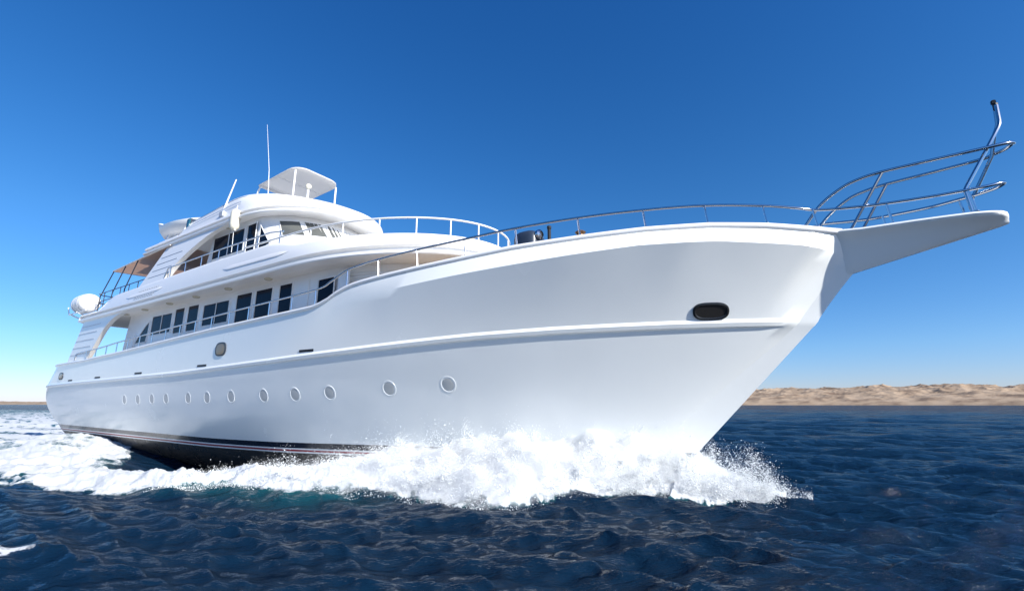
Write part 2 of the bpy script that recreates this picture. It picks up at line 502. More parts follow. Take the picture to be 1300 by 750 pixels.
for x0, x1 in [(-23.35, -22.42), (-22.0, -21.0), (-17.6, -16.43), (-16.1, -14.93), (-14.4, -13.58)]:
    window([(x0, 5.58), (x1, 5.58), (x1, 6.78), (x0, 6.78)], Wm, house)
for x0, x1 in [(-25.95, -23.72), (-20.48, -18.24)]:
    xm = (x0 + x1) / 2
    window([(x0, 5.70), (x1, 5.70), (x1, 6.66), (x0, 6.66)], Wm, house, [((xm, 5.70), (xm, 6.66))], frame=0.07)
window([(-27.75, 5.40), (-26.45, 5.40), (-26.3, 5.9), (-26.3, 6.45), (-26.7, 6.25), (-27.2, 5.85)], Wm, house)
# dark doorway forward
window([(-11.95, 5.0), (-11.05, 5.0), (-11.05, 6.66), (-11.95, 6.66)], Wm + 0.02, house, name='door')
# wall panels and boxes on the forward part of the deckhouse
def wall_u(u, t):
    """point and outward normal at fraction t of outline u"""
    i = min(int(t * (len(u) - 1)), len(u) - 2); f = t * (len(u) - 1) - i
    p = np.array(u[i]) * (1 - f) + np.array(u[i + 1]) * f; d = np.array(u[i + 1]) - np.array(u[i]); d /= np.linalg.norm(d)
    return p, d
for k, (x, w) in enumerate([(-12.85, .7), (-10.5, 0.6)]):
    m = MB(); m.box((x, -3.11, 6.2), (w, 0.04, 1.2), None, 0, 0.015); m.build('wall_panel', M['white'], house)
for q in range(6):
    pass
uh = U(3.1, -29.2, -12.5, -7.2)
for t, zz, kind in [(0.385, 6.5, 'vent'), (0.44, 6.45, 'vent')]:
    p, d = wall_u(uh, t); nrm = Vector((d[1], -d[0], 0))
    m = MB(); m.lathe([(0.17, -0.02), (0.17, 0.05), (0.14, 0.06), (0.12, 0.02), (0.001, 0.02)], (p[0], p[1], zz), nrm, 20)
    m.build('wall_vent', M['white'], house)
m = MB()
for k in range(9):
    zz = 5.9 + k * 0.11
    pts = []
    for t in np.linspace(0.30, 0.47, 14):
        p, d = wall_u(uh, t); pts.append((p[0] + d[1] * .012, p[1] - d[0] * .012, zz))
    m.tube(pts, 0.014, 5)
m.build('louvre', M['white'], house)

# upper deck with bulwark
UX = dict(B=4.03, xa=-34.0, xs=-12.6, xt=-5.75)
def uo(o): return U(UX['B'] + o, UX['xa'], UX['xs'], UX['xt'] + o * 1.2, p=2.05)
def zt_(x): return float(np.interp(x, [-34, -31.2, -30.2, -29, -18, -14.0, -12.4, -9, -5], [7.5, 7.5, 8.12, 8.18, 8.33, 8.30, 7.93, 7.84, 7.72]))
ub = MB()
profs = [(-0.45, 7.02), (-0.05, 7.0), (0.0, 7.01), (0.03, 7.05), (0.03, 7.12), (0.0, 7.15)]
rows = [ring(uo(o), z) for o, z in profs]
ub.grid(rows, 0)
rows = [ring(uo(0.0), 7.15), ring(uo(-0.17), 7.17), ring(uo(-0.17), 7.30), ring(uo(-0.01), 7.34)]
ub.grid(rows, 0)
rr = [ring(uo(-0.01), 7.34)]
for t in (0.3, 0.6, 0.85, 0.95, 1.0):
    o = lerp(-0.01, -0.20, t ** 1.5) - (0.03 if t == 1 else 0)
    rr.append([(x, y, lerp(7.34, zt_(x), t)) for x, y in uo(o)])
rr.append([(x, y, zt_(x)) for x, y in uo(-0.30)])
rr.append([(x, y, zt_(x) - 0.06) for x, y in uo(-0.33)])
rr.append([(x, y, 7.45) for x, y in uo(-0.34)])
ub.grid(rr, 0)
r = rr[-1]; fill(ub, r); a0 = rows[0]
s0 = ring(uo(-0.45), 7.02); fill(ub, s0, 1)
for k in (0, -1):
    pass
cap_l = [q[0] for q in [ring(uo(o), z) for o, z in profs] + rr[1:]]; cap_r = [q[-1] for q in [ring(uo(o), z) for o, z in profs] + rr[1:]]
ub.grid([cap_l, cap_r])
upper = ub.build('upper_deck', [M['white'], M['soffit']], Y, ang=35)
# raised ribs, grille on the upper bulwark
def on_bulwark(x, z, out=0.0):
    t = (z - 7.34) / (zt_(x) - 7.34); o = lerp(-0.01, -0.20, max(0, t) ** 1.5)
    return (x, -(UX['B'] + o + out), z)
for x0, x1, za, zb_ in [(-27.4, -23.0, 7.70, 7.72), (-17.4, -12.7, 7.72, 7.68)]:
    m = MB()
    rows = []
    for k in range(17):
        t = k / 16; x = lerp(x0, x1, t); z = lerp(za, zb_, t); hgt = 0.10 * math.sin(math.pi * min(1, max(0.0, min(t, 1 - t) * 8)) / 2)
        h = max(hgt, 0.004)
        rows.append([on_bulwark(x, z - h, -.01), on_bulwark(x, z - h * .8, .026 * h / .1), on_bulwark(x, z + h * .3, .03 * h / .1), on_bulwark(x, z + h, -.01)])
    m.grid(rows); m.build('moulding_rib', M['white'], upper)
M['grille'] = mat('pierced_grille', (0.8, 0.8, 0.79), 0.5)
_t = M['grille'].node_tree; _ck = _t.nodes.new('ShaderNodeTexBrick'); _tc = _t.nodes.new('ShaderNodeTexCoord'); _mp = _t.nodes.new('ShaderNodeMapping')
_mp.inputs['Rotation'].default_value = (rad(90), 0, 0)
_t.links.new(_tc.outputs['Object'], _mp.inputs[0]); _t.links.new(_mp.outputs[0], _ck.inputs[0])
_ck.inputs['Color1'].default_value = (.30, .32, .36, 1); _ck.inputs['Color2'].default_value = (.34, .36, .40, 1); _ck.inputs['Mortar'].default_value = (.84, .84, .83, 1)
_ck.inputs['Scale'].default_value = 1.0; _ck.inputs['Brick Width'].default_value = .26; _ck.inputs['Row Height'].default_value = .095; _ck.inputs['Mortar Size'].default_value = .025
_t.links.new(_ck.outputs[0], _t.nodes['Principled BSDF'].inputs['Base Color'])
m = MB(); m.grid([[on_bulwark(x + .10 * k, 7.42 + .11 * k, .012 if 0 < k < 5 and -26.35 < x < -23.95 else -.01) for x in np.linspace(-26.4, -23.9, 16)] for k in range(6)])
m.build('vent_grille', M['grille'], upper)
# soffit lamps under the upper deck
for x in (-28.4, -26.0, -23.16, -20.47, -17.63, -14.61):
    m = MB(); m.lathe([(0.15, 0.0), (0.15, 0.05), (0.11, 0.07), (0.001, 0.08)], (x, -3.52, 7.02), (0, 0, -1), 18)
    m.build('soffit_lamp', M['lamp'], upper)

# slanted louvred pillars aft
def pillar(name, poly, y0, y1, zr, seams, thick=0.22):
    for s in (-1, 1):
        m = MB()
        n = len(poly); A_ = []
        for x, z in poly:
            t = (z - zr[0]) / (zr[1] - zr[0]); A_.append(Vector((x, s * lerp(y0, y1, t), z)))
        B_ = [p + Vector((0, -s * thick, 0)) for p in A_]
        m.add(A_ + B_, [tuple(range(n)), tuple(range(n, 2 * n))[::-1]] + [(i, n + i, n + (i + 1) % n, (i + 1) % n) for i in range(n)])
        o = m.build(name, M['white'], Y, ang=20)
        if s > 0: continue
        q = MB()
        for (xa, za), (xb, zb2) in seams:
            ya = -lerp(y0, y1, (za - zr[0]) / (zr[1] - zr[0])); yb = -lerp(y0, y1, (zb2 - zr[0]) / (zr[1] - zr[0]))
            q.tube([(xa, ya - 0.002, za), (xb, yb - 0.002, zb2)], 0.016, 5)
        q.build('panel_seam', M['seam'], o)
arch1 = arc([(-32.1, 4.66), (-31.05, 5.53), (-30.2, 6.2), (-29.3, 6.66), (-28.2, 6.92), (-26.6, 7.01)], 4)
pillar('aft_pillar', [(-35.3, 4.6), (-33.4, 7.0)] + arch1[::-1], 3.85, 3.92, (4.6, 7.0),
       [((-34.9 + (z - 5.05) * .8, z), (-32.0 + (z - 5.05) * .85, z)) for z in (5.05, 5.45, 5.85, 6.25, 6.65)])
arch2 = arc([(-23.6, 8.22), (-23.1, 8.8), (-22.2, 9.4), (-20.9, 9.95), (-19.6, 10.25), (-18.0, 10.36)], 4)
pillar('upper_pillar', [(-26.5, 8.2), (-25.0, 10.36)] + arch2[::-1], 3.80, 3.32, (8.2, 10.36),
       [((-25.75 + (z - 8.6) * .6, z), (-23.6 + (z - 8.6) * .8, z)) for z in (8.6, 8.95, 9.3, 9.65)])

# upper deckhouse with wheelhouse front
uh0 = U(2.9, -21.8, -17.6, -12.3); uh1 = U(2.9, -21.0, -17.6, -15.0)
def uh_at(z): 
    t = (z - 7.45) / (10.4 - 7.45); return [(lerp(a[0], b[0], t), lerp(a[1], b[1], t)) for a, b in zip(uh0, uh1)]
m = MB(); r0 = ring(uh0, 7.45); r1 = ring(uh1, 10.42); m.grid([r0, r1]); m.add([r0[0], r0[-1], r1[-1], r1[0]], [(0, 1, 2, 3)])
wheel = m.build('upper_deckhouse', M['white'], Y)
window([(-20.9, 9.0), (-18.15, 9.0), (-18.15, 10.06), (-20.9, 10.06)], -2.9, wheel, [((-19.5, 9.0), (-19.5, 10.06)), ((-20.9, 9.42), (-18.15, 9.42))])
window([(-17.85, 8.2), (-17.15, 8.2), (-17.15, 10.1), (-17.85, 10.1)], -2.91, wheel, name='door')
def patch(corners, name, frame=0.06):
    """pane on the curved front: corners = [(t,z)] going round, four of them"""
    def P(t, z, out):
        p, d = wall_u(uh_at(z), t); return (p[0] + d[1] * out, p[1] - d[0] * out, z)
    (t0, z0), (t1, z1), (t2, z2), (t3, z3) = corners
    m = MB(); N = 6
    rows = [[P(lerp(lerp(t0, t1, i / N), lerp(t3, t2, i / N), j / N), lerp(lerp(z0, z1, i / N), lerp(z3, z2, i / N), j / N), 0.012) for i in range(N + 1)] for j in range(N + 1)]
    m.grid(rows); 
    edge = rows[0] + [r_[-1] for r_ in rows[1:]] + rows[-1][::-1][1:] + [r_[0] for r_ in rows[::-1][1:-1]]
    f = MB(); f.tube(edge, 0.022, 6, closed=True)
    f.build(name, M['tube_white'], wheel); m.build(name + '_glass', M['wglass'], wheel)
M['wglass'] = mat('grey_windscreen', (0.10, 0.105, 0.10), 0.1, ior=1.4, noise=0.3, nscale=1.2)
WT = [0.325, 0.385, 0.435, 0.5, 0.565, 0.615, 0.675]
for a, b in zip(WT[:-1], WT[1:]):
    patch([(a + .004, 9.35), (b - .006, 9.35), (b - .006, 10.12), (a + .004, 10.12)], 'windscreen')
window([(-16.75, 8.7), (-15.9, 8.9), (-16.75, 9.85)], -2.93, wheel, name='quarter_window')

# roof brow and flybridge
BR = dict(B=3.38, xa=-28.0, xs=-18.0, xt=-13.65)
def bo(o): return U(BR['B'] + o, BR['xa'], BR['xs'], BR['xt'] + o)
m = MB()
rows = [ring(bo(o), z) for o, z in [(-0.6, 10.40), (-0.05, 10.34), (0.0, 10.35), (0.03, 10.39), (0.03, 10.45), (0.0, 10.48)]]
m.grid(rows, 0); fill(m, rows[0], 1)
rows2 = [ring(bo(o), z) for o, z in [(0.0, 10.48), (-0.15, 10.50), (-0.15, 10.60), (-0.02, 10.63), (-0.06, 10.74), (-0.16, 10.84), (-0.34, 10.92)]]
m.grid(rows2, 0)
fill(m, rows2[-1], 0)
al = [q[0] for q in rows + rows2]; ar = [q[-1] for q in rows + rows2]; m.grid([al, ar])
brow = m.build('roof_brow', [M['white'], M['soffit']], Y, ang=35)
for x in (-22.47, -19.56):
    m = MB(); m.lathe([(0.14, 0.0), (0.14, 0.05), (0.1, 0.07), (0.001, 0.08)], (x, -3.02, 10.37), (0, 0, -1), 18)
    m.build('soffit_lamp', M['lamp'], brow)
m = MB()
def co(t):
    return U(lerp(3.12, 2.72, t), lerp(-24.6, -24.0, t), lerp(-18.4, -20.2, t), lerp(-13.95, -16.75, t), p=2.1)
ztop = lambda x: float(np.interp(x, [-24.6, -24.0, -20.5, -19.0, -16], [11.6, 11.7, 11.98, 12.05, 12.0]))
rows = []
for t, o in [(0, 0), (0.12, 0), (0.3, 0), (0.5, 0.03), (0.7, 0.06), (0.85, .06), (0.95, .03), (1.0, 0)]:
    u = co(t)
    rows.append([(x, y - math.copysign(o, y) * -1 if False else y * (1 + o / 3), lerp(10.86, ztop(x), t ** 0.8)) for x, y in u])
u = co(1.0); rows.append([(x * 1.0 - 0.0, y * .95, ztop(x) - 0.02) for x, y in u]); rows.append([(x, y * .94, 11.0) for x, y in u])
m.grid(rows); m.add([rows[0][0], rows[0][-1], rows[-3][-1], rows[-3][0]], [(0, 1, 2, 3)])
fly = m.build('flybridge', M['white'], Y, ang=40)

for k, t in enumerate((0.42, 0.80)):
    q = MB(); u = co(t)[2:40]
    q.tube([(x + .0, y * 1.022 - .006, lerp(10.86, ztop(x), t ** 0.8)) for x, y in u if x < -18.5], 0.012, 5)
    q.build('panel_seam', M['groove'], fly)
m = MB(); m.box((-26.6, -2.35, 11.06), (2.2, 1.0, .34), None, 0, .05); m.build('stowage_locker', M['white'], brow)
# bimini on the flybridge
bx0, bx1, bw, bz = -20.75, -17.25, 1.32, 13.55
m = MB()
def bimini_ring(o, dz):
    out = []
    for (cx, cy, a0) in [(bx1 - .7, bw - .7, 0), (bx0 + .2, bw - .2, 90), (bx0 + .2, -bw + .2, 180), (bx1 - .7, -bw + .7, 270)]:
        rr_ = 0.7 if cx > -19 else 0.2
        for k in range(7):
            q = rad(a0 + 15 * k); out.append((cx + (rr_ + o) * math.cos(q), cy + (rr_ + o) * math.sin(q)))
    return [(x, y, bz + dz + 0.05 * (1 - ((x + 19) / 1.75) ** 2) * (1 - (y / bw) ** 2) + (x + 19) * .06) for x, y in out]
rows = [bimini_ring(-0.3, 0.03), bimini_ring(-0.04, 0.0), bimini_ring(0, 0.02), bimini_ring(0, 0.07), bimini_ring(-0.04, .1), bimini_ring(-.3, 0.16)]
m.grid(rows, 0, closed=True); m.add(rows[0], [tuple(range(28))]); m.add(rows[-1], [tuple(range(28))[::-1]])
can = m.build('bimini_canopy', M['canopy'], Y, ang=40)
m = MB(); m.tube([(-19, -bw + .05, bz + .01), (-19, bw - .05, bz + .01)], 0.02, 6); m.tube([(-20.3, -bw + .05, bz - .07), (-20.3, bw - .05, bz - .07)], 0.02, 6)
m.build('canopy_bar', M['tube_white'], can)
for x, y in [(bx1 - .3, -bw + .14), (bx1 - .3, bw - .14), (bx0 + .1, bw - .1)]:
    m = MB(); m.tube([(x, y, 11.0), (x, y, bz + .02)], 0.045, 8); m.build('canopy_post', M['tube_white'], can)
m = MB(); m.tube(arc([(bx0 - .05, -bw + .1, 11.6), (bx0 - .08, -bw + .1, 12.9), (bx0 + .05, -bw + .1, 13.35), (bx0 + .35, -bw + .12, 13.47)], 4), 0.045, 8); m.build('canopy_post', M['tube_white'], can)
# searchlight, aerials, dome
m = MB(); sx, sy = -16.75, -0.9
m.tube([(sx, sy, 11.7), (sx, sy, 12.45)], 0.05, 8)
sl = m.build('searchlight', M['tube_white'], fly)
m = MB(); m.lathe([(0.001, -.13), (.10, -.12), (.135, -.04), (.135, .09), (.11, .12), (0.001, .10)], (sx, sy, 12.55), (.9, -.35, .1), 16)
m.build('searchlight_head', M['lamp'], sl)
m = MB(); m.tube([(-17.7, -2.3, 11.8), (-17.9, -2.3, 13.2), (-18.6, -2.3, 15.85)], [.022, .013, .006], 6); m.build('aerial', M['tube_white'], fly)
m = MB(); m.tube([(-20.65, -2.95, 11.0), (-19.75, -2.85, 12.95)], [.05, .028], 6); m.build('aerial', M['tube_white'], fly)
m = MB(); m.box((-20.1, -3.1, 11.12), (.35, .16, .26), None, 0, .02); m.build('deck_socket', M['seam'], fly)
m = MB(); m.tube([(-14.55, -0.55, 10.7), (-14.55, -0.55, 11.0)], .07, 8); m.lathe([(0.09, 0), (.09, .1), (.05, .16), (.001, .17)], (-14.55, -0.55, 10.98), (0, 0, 1), 12); m.build('dome_light', M['tube_white'], fly)
# navigation light box
m = MB(); m.box((-24.15, -2.75, 11.45), (.42, .34, .8), None, 0, .04); nb_ = m.build('light_box', M['navybox'], brow)
m = MB(); m.box((-24.05, -2.93, 11.47), (.30, .05, .72), None, 0, .02); m.build('light_box_lens', M['teal'], nb_)
m = MB(); m.box((-24.15, -2.75, 11.0), (.2, .2, .2), None, 0, .02); m.build('light_box_foot', M['tube_white'], nb_)

# tan awning over the aft part of the upper deck, with its poles
m = MB(); rows = []
for i in range(13):
    x = lerp(-32.0, -24.5, i / 12); rows.append([(x, lerp(-3.4, 3.4, j / 12), 10.02 + 0.04 * (x + 32) + 0.12 * (1 - (lerp(-1, 1, j / 12)) ** 2) + .02 * math.sin(x * 3.1) - 0.02) for j in range(13)])
m.grid(rows)
rows_t = [[(p[0], p[1], p[2] + .03) for p in r_] for r_ in rows]
m.grid(rows_t)
aw = m.build('aft_awning', M['canvas'], Y, recalc=False)
m = MB(); m.tube([(-32.02, -3.42, 10.03), (-28, -3.42, 10.18), (-24.5, -3.42, 10.3)], .035, 6); m.tube([(-32.02, -3.42, 10.03), (-32.02, 0, 10.15), (-32.02, 3.42, 10.03)], .035, 6)
m.build('awning_hem', M['canopy'], aw)
for s in (-1, 1):
    for xa, xb, zz in [(-33.3, -31.95, 10.0), (-31.4, -30.2, 10.08), (-29.6, -28.5, 10.15)]:
        m = MB(); m.tube([(xa, s * 3.45, 7.5), (xa + .02, s * 3.45, 8.6), (xb, s * 3.4, zz)], .03, 6); m.build('awning_pole', M['darkpole'], aw)
m = MB()
for z in (8.25, 8.75): m.tube([(-26.4, -3.5, z + .02), (-33.3, -3.5, z), (-33.6, -3.2, z), (-33.6, 3.2, z), (-33.3, 3.5, z), (-26.4, 3.5, z)], .028, 6)
for x in (-32.4, -31.2, -30.0, -28.8, -27.6):
    for s in (-1, 1): m.tube([(x, s * 3.5, 7.45), (x, s * 3.5, 8.76)], .022, 6)
m.build('aft_rail', M['darkpole'], Y)
m = MB(); m.box((-23.0, 2.9, 8.9), (2.4, .06, 1.1), None, 0, .01); m.build('side_curtain', M['canvas'], Y)
# furniture under the aft overhang
m = MB(); m.box((-31.0, -0.6, 6.35), (2.2, 1.6, .25), None, 0, .05); m.box((-30.2, -0.6, 6.62), (.5, 1.5, .3), None, 0, .05); m.tube([(-30.6, -.6, 4.4), (-30.6, -.6, 6.3)], .06, 8)
m.build('dark_stair_pod', M['brown'], Y)
m = MB(); m.tube([(-27.9, -3.15, 4.45), (-27.9, -3.15, 5.9)], .03, 6); m.build('aft_post', M['tube_white'], Y)

# ------------------------------------------------------------------ rails
def rail_b(x): return CAP.b(x) - 0.08
RX = [-33.5, -30, -27.45, -23, -18.85, -15, -12.2, -10.7, -10.2, -9.8, -9.4, -8.8, -8.14, -6.62, -4.96, -3.42, -1.69, -.12, 1.28, 2.49, 3.2, 3.64]
RZ = [5.12, 5.22, 5.36, 5.55, 5.71, 5.85, 5.93, 6.02, 6.18, 6.34, 6.48, 6.57, 6.64, 6.74, 6.83, 6.93, 6.99, 7.0, 6.97, 6.86, 6.76, 6.70]
for s in (-1, 1):
    path = [(x, s * rail_b(x), z) for x, z in zip(RX, RZ)]
    path = [(-33.9, s * rail_b(-33.9), 4.75), (-33.8, s * rail_b(-33.8), 4.98)] + path
    if s < 0:
        path += [(4.64, -.45, 6.63), (5.69, -.41, 6.60), (6.3, -.36, 6.62), (6.62, -.30, 6.65), (6.83, -.20, 6.70), (6.93, -.07, 6.74), (6.93, .07, 6.75), (6.85, .20, 6.74), (6.62, .30, 6.71), (6.3, .36, 6.68), (5.69, .41, 6.62), (4.64, .45, 6.60), (3.64, .52, 6.70)]
    m = MB(); m.tube(arc(path, 5), 0.034 if s < 0 else .033, 8)
    rl = m.build('side_rail', M['steel'], Y, ang=60)
    for x in [-32, -30.5, -29, -27.6, -26.2, -24.8, -23.4, -22, -20.6, -19.2, -17.8, -16.4, -15, -13.6, -12.2, -10.9, -9.4, -8.1, -6.6, -4.96, -3.4, -1.7, -.1, 1.28, 2.5, 3.5, 4.9, 6.28]:
        zr = float(np.interp(x, RX + [4.64, 6.3], RZ + [6.62, 6.63])); b = rail_b(x) if x < 3.6 else (.43 if x < 5 else .36)
        z0 = z_cap(x) - .02 if x < 3.6 else 6.1
        sl = 0.06 if x > -9 else 0
        m = MB(); m.tube([(x + sl, s * b, z0), (x, s * b, zr)], 0.024 if x < 4 else .028, 7)
        m.lathe([(.05, 0), (.05, .02), (.03, .03)], (x + sl, s * b, z0 + .02), (0, 0, 1), 10)
        m.build('stanchion', M['steel'], rl)
m = MB()
up_s = [(3.22, -.50, 6.25), (3.65, -.50, 6.82), (4.13, -.49, 7.17), (4.5, -.48, 7.31), (4.94, -.46, 7.38), (5.82, -.41, 7.43), (6.65, -.34, 7.48), (6.95, -.29, 7.51), (7.12, -.20, 7.54), (7.21, -.07, 7.57)]
m.tube(arc(up_s + [(x + (.14 if x < 6.9 else 0), -y, z + (.03 if x > 4 else 0)) for x, y, z in reversed(up_s)], 6), .036, 9)
pul = m.build('bow_pulpit', M['steel'], Y, ang=60)
for s in (-1, 1):
    m = MB(); sh_ = .16 * (s > 0); m.tube([(4.18 + sh_, s * .45, 6.12), (4.94 + sh_, s * .45, 7.38 + sh_ * .2)], .032, 8); m.build('pulpit_strut', M['steel'], pul)
    m = MB(); sh_ = .24 * (s > 0); m.tube([(6.28 + sh_, s * .35, 6.12), (6.245 + sh_, s * .35, 6.58), (6.25 + sh_, s * .345, 6.64), (6.28 + sh_, s * .335, 6.70), (6.74 + sh_ * .75, s * .24, 7.48), (7.02, s * .12, 7.96), (7.06, s * .09, 8.05), (7.08, s * .07, 8.14), (7.10, s * .05, 8.52)], .036, 8); m.build('pulpit_mast_leg', M['steel'], pul)
m = MB(); m.tube([(7.1, 0, 8.44), (7.1, 0, 8.58)], .05, 8); m.box((7.08, 0, 8.62), (.08, .08, .10), None, 0, .015); m.build('bow_light', M['black'], pul)

# upper deck rails: steel alongside, white round the front
def ub_pt(t_x, z, o=-0.25):
    pass
uu = uo(-0.26)
side = [(x, y, zt_(x) + 0.50) for x, y in uu if x < -13.0 and y < 0 and x > -23.5]
front = [(x, y, lerp(8.50, 8.34, (x + 16) / 10)) for x, y in uu if x > -16.5]
for s in (-1, 1):
    m = MB(); m.tube([(side[0][0] - .3, s * side[0][1], zt_(side[0][0]) + .02)] * 1 + [(p[0], s * p[1], p[2]) for p in side], .03, 8)
    for x in np.arange(-23, -13, 1.55): m.tube([(x, s * -(UX['B'] - .26), zt_(x)), (x, s * -(UX['B'] - .26), zt_(x) + .5)], .022, 6)
    m.build('upper_rail', M['steel'], Y, ang=60)
m = MB(); m.tube(front, .036, 8)
L = len(front)
for k in range(2, L, 4):
    x, y, z = front[k]; m.tube([(x, y, zt_(x) - .02), (x, y, z)], .028, 7)
m.build('front_rail', M['tube_white'], Y, ang=60)
# stern rail loop
m = MB(); m.tube(arc([(-38.6, -2.6, 4.7), (-38.7, -2.6, 5.2), (-37.8, -3.0, 5.25), (-36.3, -3.45, 5.2), (-36.0, -3.5, 4.7)], 4), .035, 7)
for x, y in [(-37.9, -2.95), (-37.1, -3.25)]: m.tube([(x, y, 4.65), (x, y, 5.22)], .025, 6)
m.build('stern_rail', M['darkpole'], Y)
# raft cradle, part of the yacht
m = MB()
for x in (-36.2, -34.9): m.tube(arc([(x, -3.1, 7.5), (x, -3.5, 7.55), (x, -4.0, 7.75)], 3), .04, 6)
m.tube([(-36.4, -3.95, 7.72), (-33.4, -3.95, 7.72)], .04, 6); m.tube([(-36.4, -3.1, 7.5), (-33.4, -3.1, 7.4)], .05, 6); m.tube([(-36.4, -3.95, 7.72), (-36.6, -4.0, 8.2)], .03, 6)
m.box((-34.6, -2.2, 7.25), (2.2, 2.6, .16), None, 0, .03)
m.build('raft_cradle', M['tube_white'], Y)

# ------------------------------------------------------------------ things carried by the yacht
def bw_(x, y, z):
    w = ORG + x * FW + y * PT; return (w[0], w[1], z)
def carried(name, label, cat, x, y, z, rz=0.0):
    o = bpy.data.objects.new(name, None); COL.objects.link(o)
    o.location = bw_(x, y, z); o.rotation_euler = (0, 0, -(math.pi / 2 - A) + rz)
    return tag(o, label, cat)
t = carried('life_raft', 'white drum shaped life raft canister in a cradle above the stern', 'life raft', -35.2, -3.55, 7.8)
m = MB(); m.lathe([(0.001, -1.0), (.30, -.99), (.48, -.90), (.55, -.75), (.57, -.3), (.57, .3), (.55, .75), (.48, .90), (.30, .99), (.001, 1.0)], (0, 0, .55), (1, 0.0, 0), 28); m.build('canister', M['white'], t, ang=50)
for x in (-.45, .45):
    m = MB(); m.lathe([(.575, -.04), (.59, -.04), (.59, .04), (.575, .04)], (x, 0, .55), (1, 0, 0), 28); m.build('strap', M['seam'], t)
m = MB(); m.lathe([(.60, -.03), (.61, -.03), (.61, .03), (.60, .03)], (0, 0, .55), (1, 0, 0), 28); m.build('closing_band', M['seam'], t)

t = carried('dinghy', 'white fibreglass dinghy stowed on the roof aft of the flybridge', 'dinghy', -25.9, -2.35, 11.2)
m = MB(); rows = []
for k in range(15):
    u = k / 14; x = lerp(-1.9, 2.0, u); w = .62 * (1 - max(0, (u - .35) / .65) ** 2.2) + .02; zk = .25 + .35 * max(0, (u - .4) / .6) ** 2; zs = .95 - .12 * u + (.18 if u < .12 else 0) * (1 - u / .12 if u < .12 else 0)
    zs = max(zs, zk + .1)
    rows.append([(x, -w * .86, zs + .04), (x, -w, zs), (x, -w * .98, zs - .09), (x, -w * .82, lerp(zk, zs, .45)), (x, -w * .4, lerp(zk, zs, .08)), (x, 0, zk), (x, w * .4, lerp(zk, zs, .08)), (x, w * .82, lerp(zk, zs, .45)), (x, w * .98, zs - .09), (x, w, zs), (x, w * .86, zs + .04)])
m.grid(rows); m.add(rows[0], [tuple(range(11))])
m.grid([[r_[0] for r_ in rows], [(r_[5][0], -.2, r_[5][2] + .12) for r_ in rows], [(r_[5][0], .2, r_[5][2] + .12) for r_ in rows], [r_[10] for r_ in rows]])
dh = m.build('dinghy_hull', M['white'], t, ang=40, recalc=False)
m = MB(); m.box((-1.55, 0, .75), (.5, 1.0, .12), None, 0, .03); m.box((0, 0, .72), (.3, 1.05, .05), None, 0, .02); m.build('thwart', M['cream'], t)
m = MB(); m.box((-2.05, 0.0, .8), (.28, .36, .6), None, 0, .09); m.box((-2.05, 0, .35), (.14, .16, .6), None, 0, .03); m.build('outboard_motor', M['cream'], t)
for x in (-1.2, .8):
    m = MB(); m.prism([(x, -.5, -.3), (x, .5, -.3), (x, .35, .42), (x, .1, .30), (x, -.1, .30), (x, -.35, .42)], (.12, 0, 0)); m.build('chock', M['white'], t)

t = carried('fender', 'cream cylindrical fender hanging by a line from the roof edge', 'fender', -18.1, -3.42, 9.75)
m = MB(); m.lathe([(0.001, .02), (.09, .04), (.19, .14), (.21, .3), (.21, .8), (.18, .95), (.08, 1.03), (.001, 1.05)], (0, 0, 0), (0, 0, 1), 18); m.build('fender_body', M['cream'], t, ang=50)
m = MB(); m.tube([(0, 0, 1.0), (0, .03, 1.25)], .015, 5); m.tube([(0, 0, .05), (0.05, 0, -.6), (0.02, .02, -1.0)], .012, 5); m.build('line', M['tube_white'], t)
for x in (-.08, .1):
    m = MB(); m.lathe([(.001, -.05), (.05, -.03), (.05, .05), (.001, .07)], (x, 0, .03), (0, 0, 1), 10); m.build('end_eye', M['cream'], t)

t = carried('winch_cover', 'dark navy rounded winch housing on the foredeck behind the rail', 'winch', -4.15, -1.0, 5.55)
m = MB(); rows = []
for z, sx_, sy_ in [(0, .38, .38), (.9, .40, .40), (1.35, .43, .43), (1.75, .44, .43), (1.90, .41, .40), (1.98, .32, .32), (2.0, .16, .16)]:
    rows.append([(math.copysign(abs(math.cos(q)) ** .6, math.cos(q)) * sx_ * 1.0, math.copysign(abs(math.sin(q)) ** .6, math.sin(q)) * sy_, z) for q in [2 * math.pi * k / 24 for k in range(24)]])
m.grid(rows, 0, closed=True); m.add(rows[-1], [tuple(range(24))]); m.build('housing', M['navybox'], t, ang=50)
m = MB(); m.lathe([(.12, 0), (.16, .03), (.16, .12), (.10, .16), (.001, .16)], (.40, -.15, 1.82), (1, -.2, .1), 14); m.build('winch_drum', M['steel'], t)
m = MB(); m.tube([(.42, 0, 1.55), (.55, 0, 1.60)], .06, 8); m.build('winch_knob', M['cream'], t)
t = carried('deck_post', 'slim black post standing beside the navy winch housing', 'deck post', -3.42, -1.0, 5.55)
m = MB(); m.tube([(0, 0, 0), (0, 0, 2.05)], .055, 10); m.lathe([(.055, 0), (.07, .02), (.07, .1), (.001, .12)], (0, 0, 2.0), (0, 0, 1), 10); m.lathe([(.14, 0), (.14, .03), (.06, .05)], (0, 0, 0), (0, 0, 1), 12); m.build('post', M['black'], t)
t = carried('windlass', 'small pale anchor windlass with a brown drum on the foredeck', 'windlass', -2.45, -0.8, 5.55)
m = MB(); m.box((0, 0, .75), (.34, .34, 1.5), None, 0, .04); m.build('base', M['white'], t)
m = MB(); m.lathe([(.10, 0), (.17, .03), (.10, .09), (.10, .16), (.17, .24), (.12, .28), (.001, .29)], (0, 0, 1.52), (0, 0, 1), 16); m.build('drum', mat('bronze_drum', (.30, .19, .11), .3, metal=.6), t)
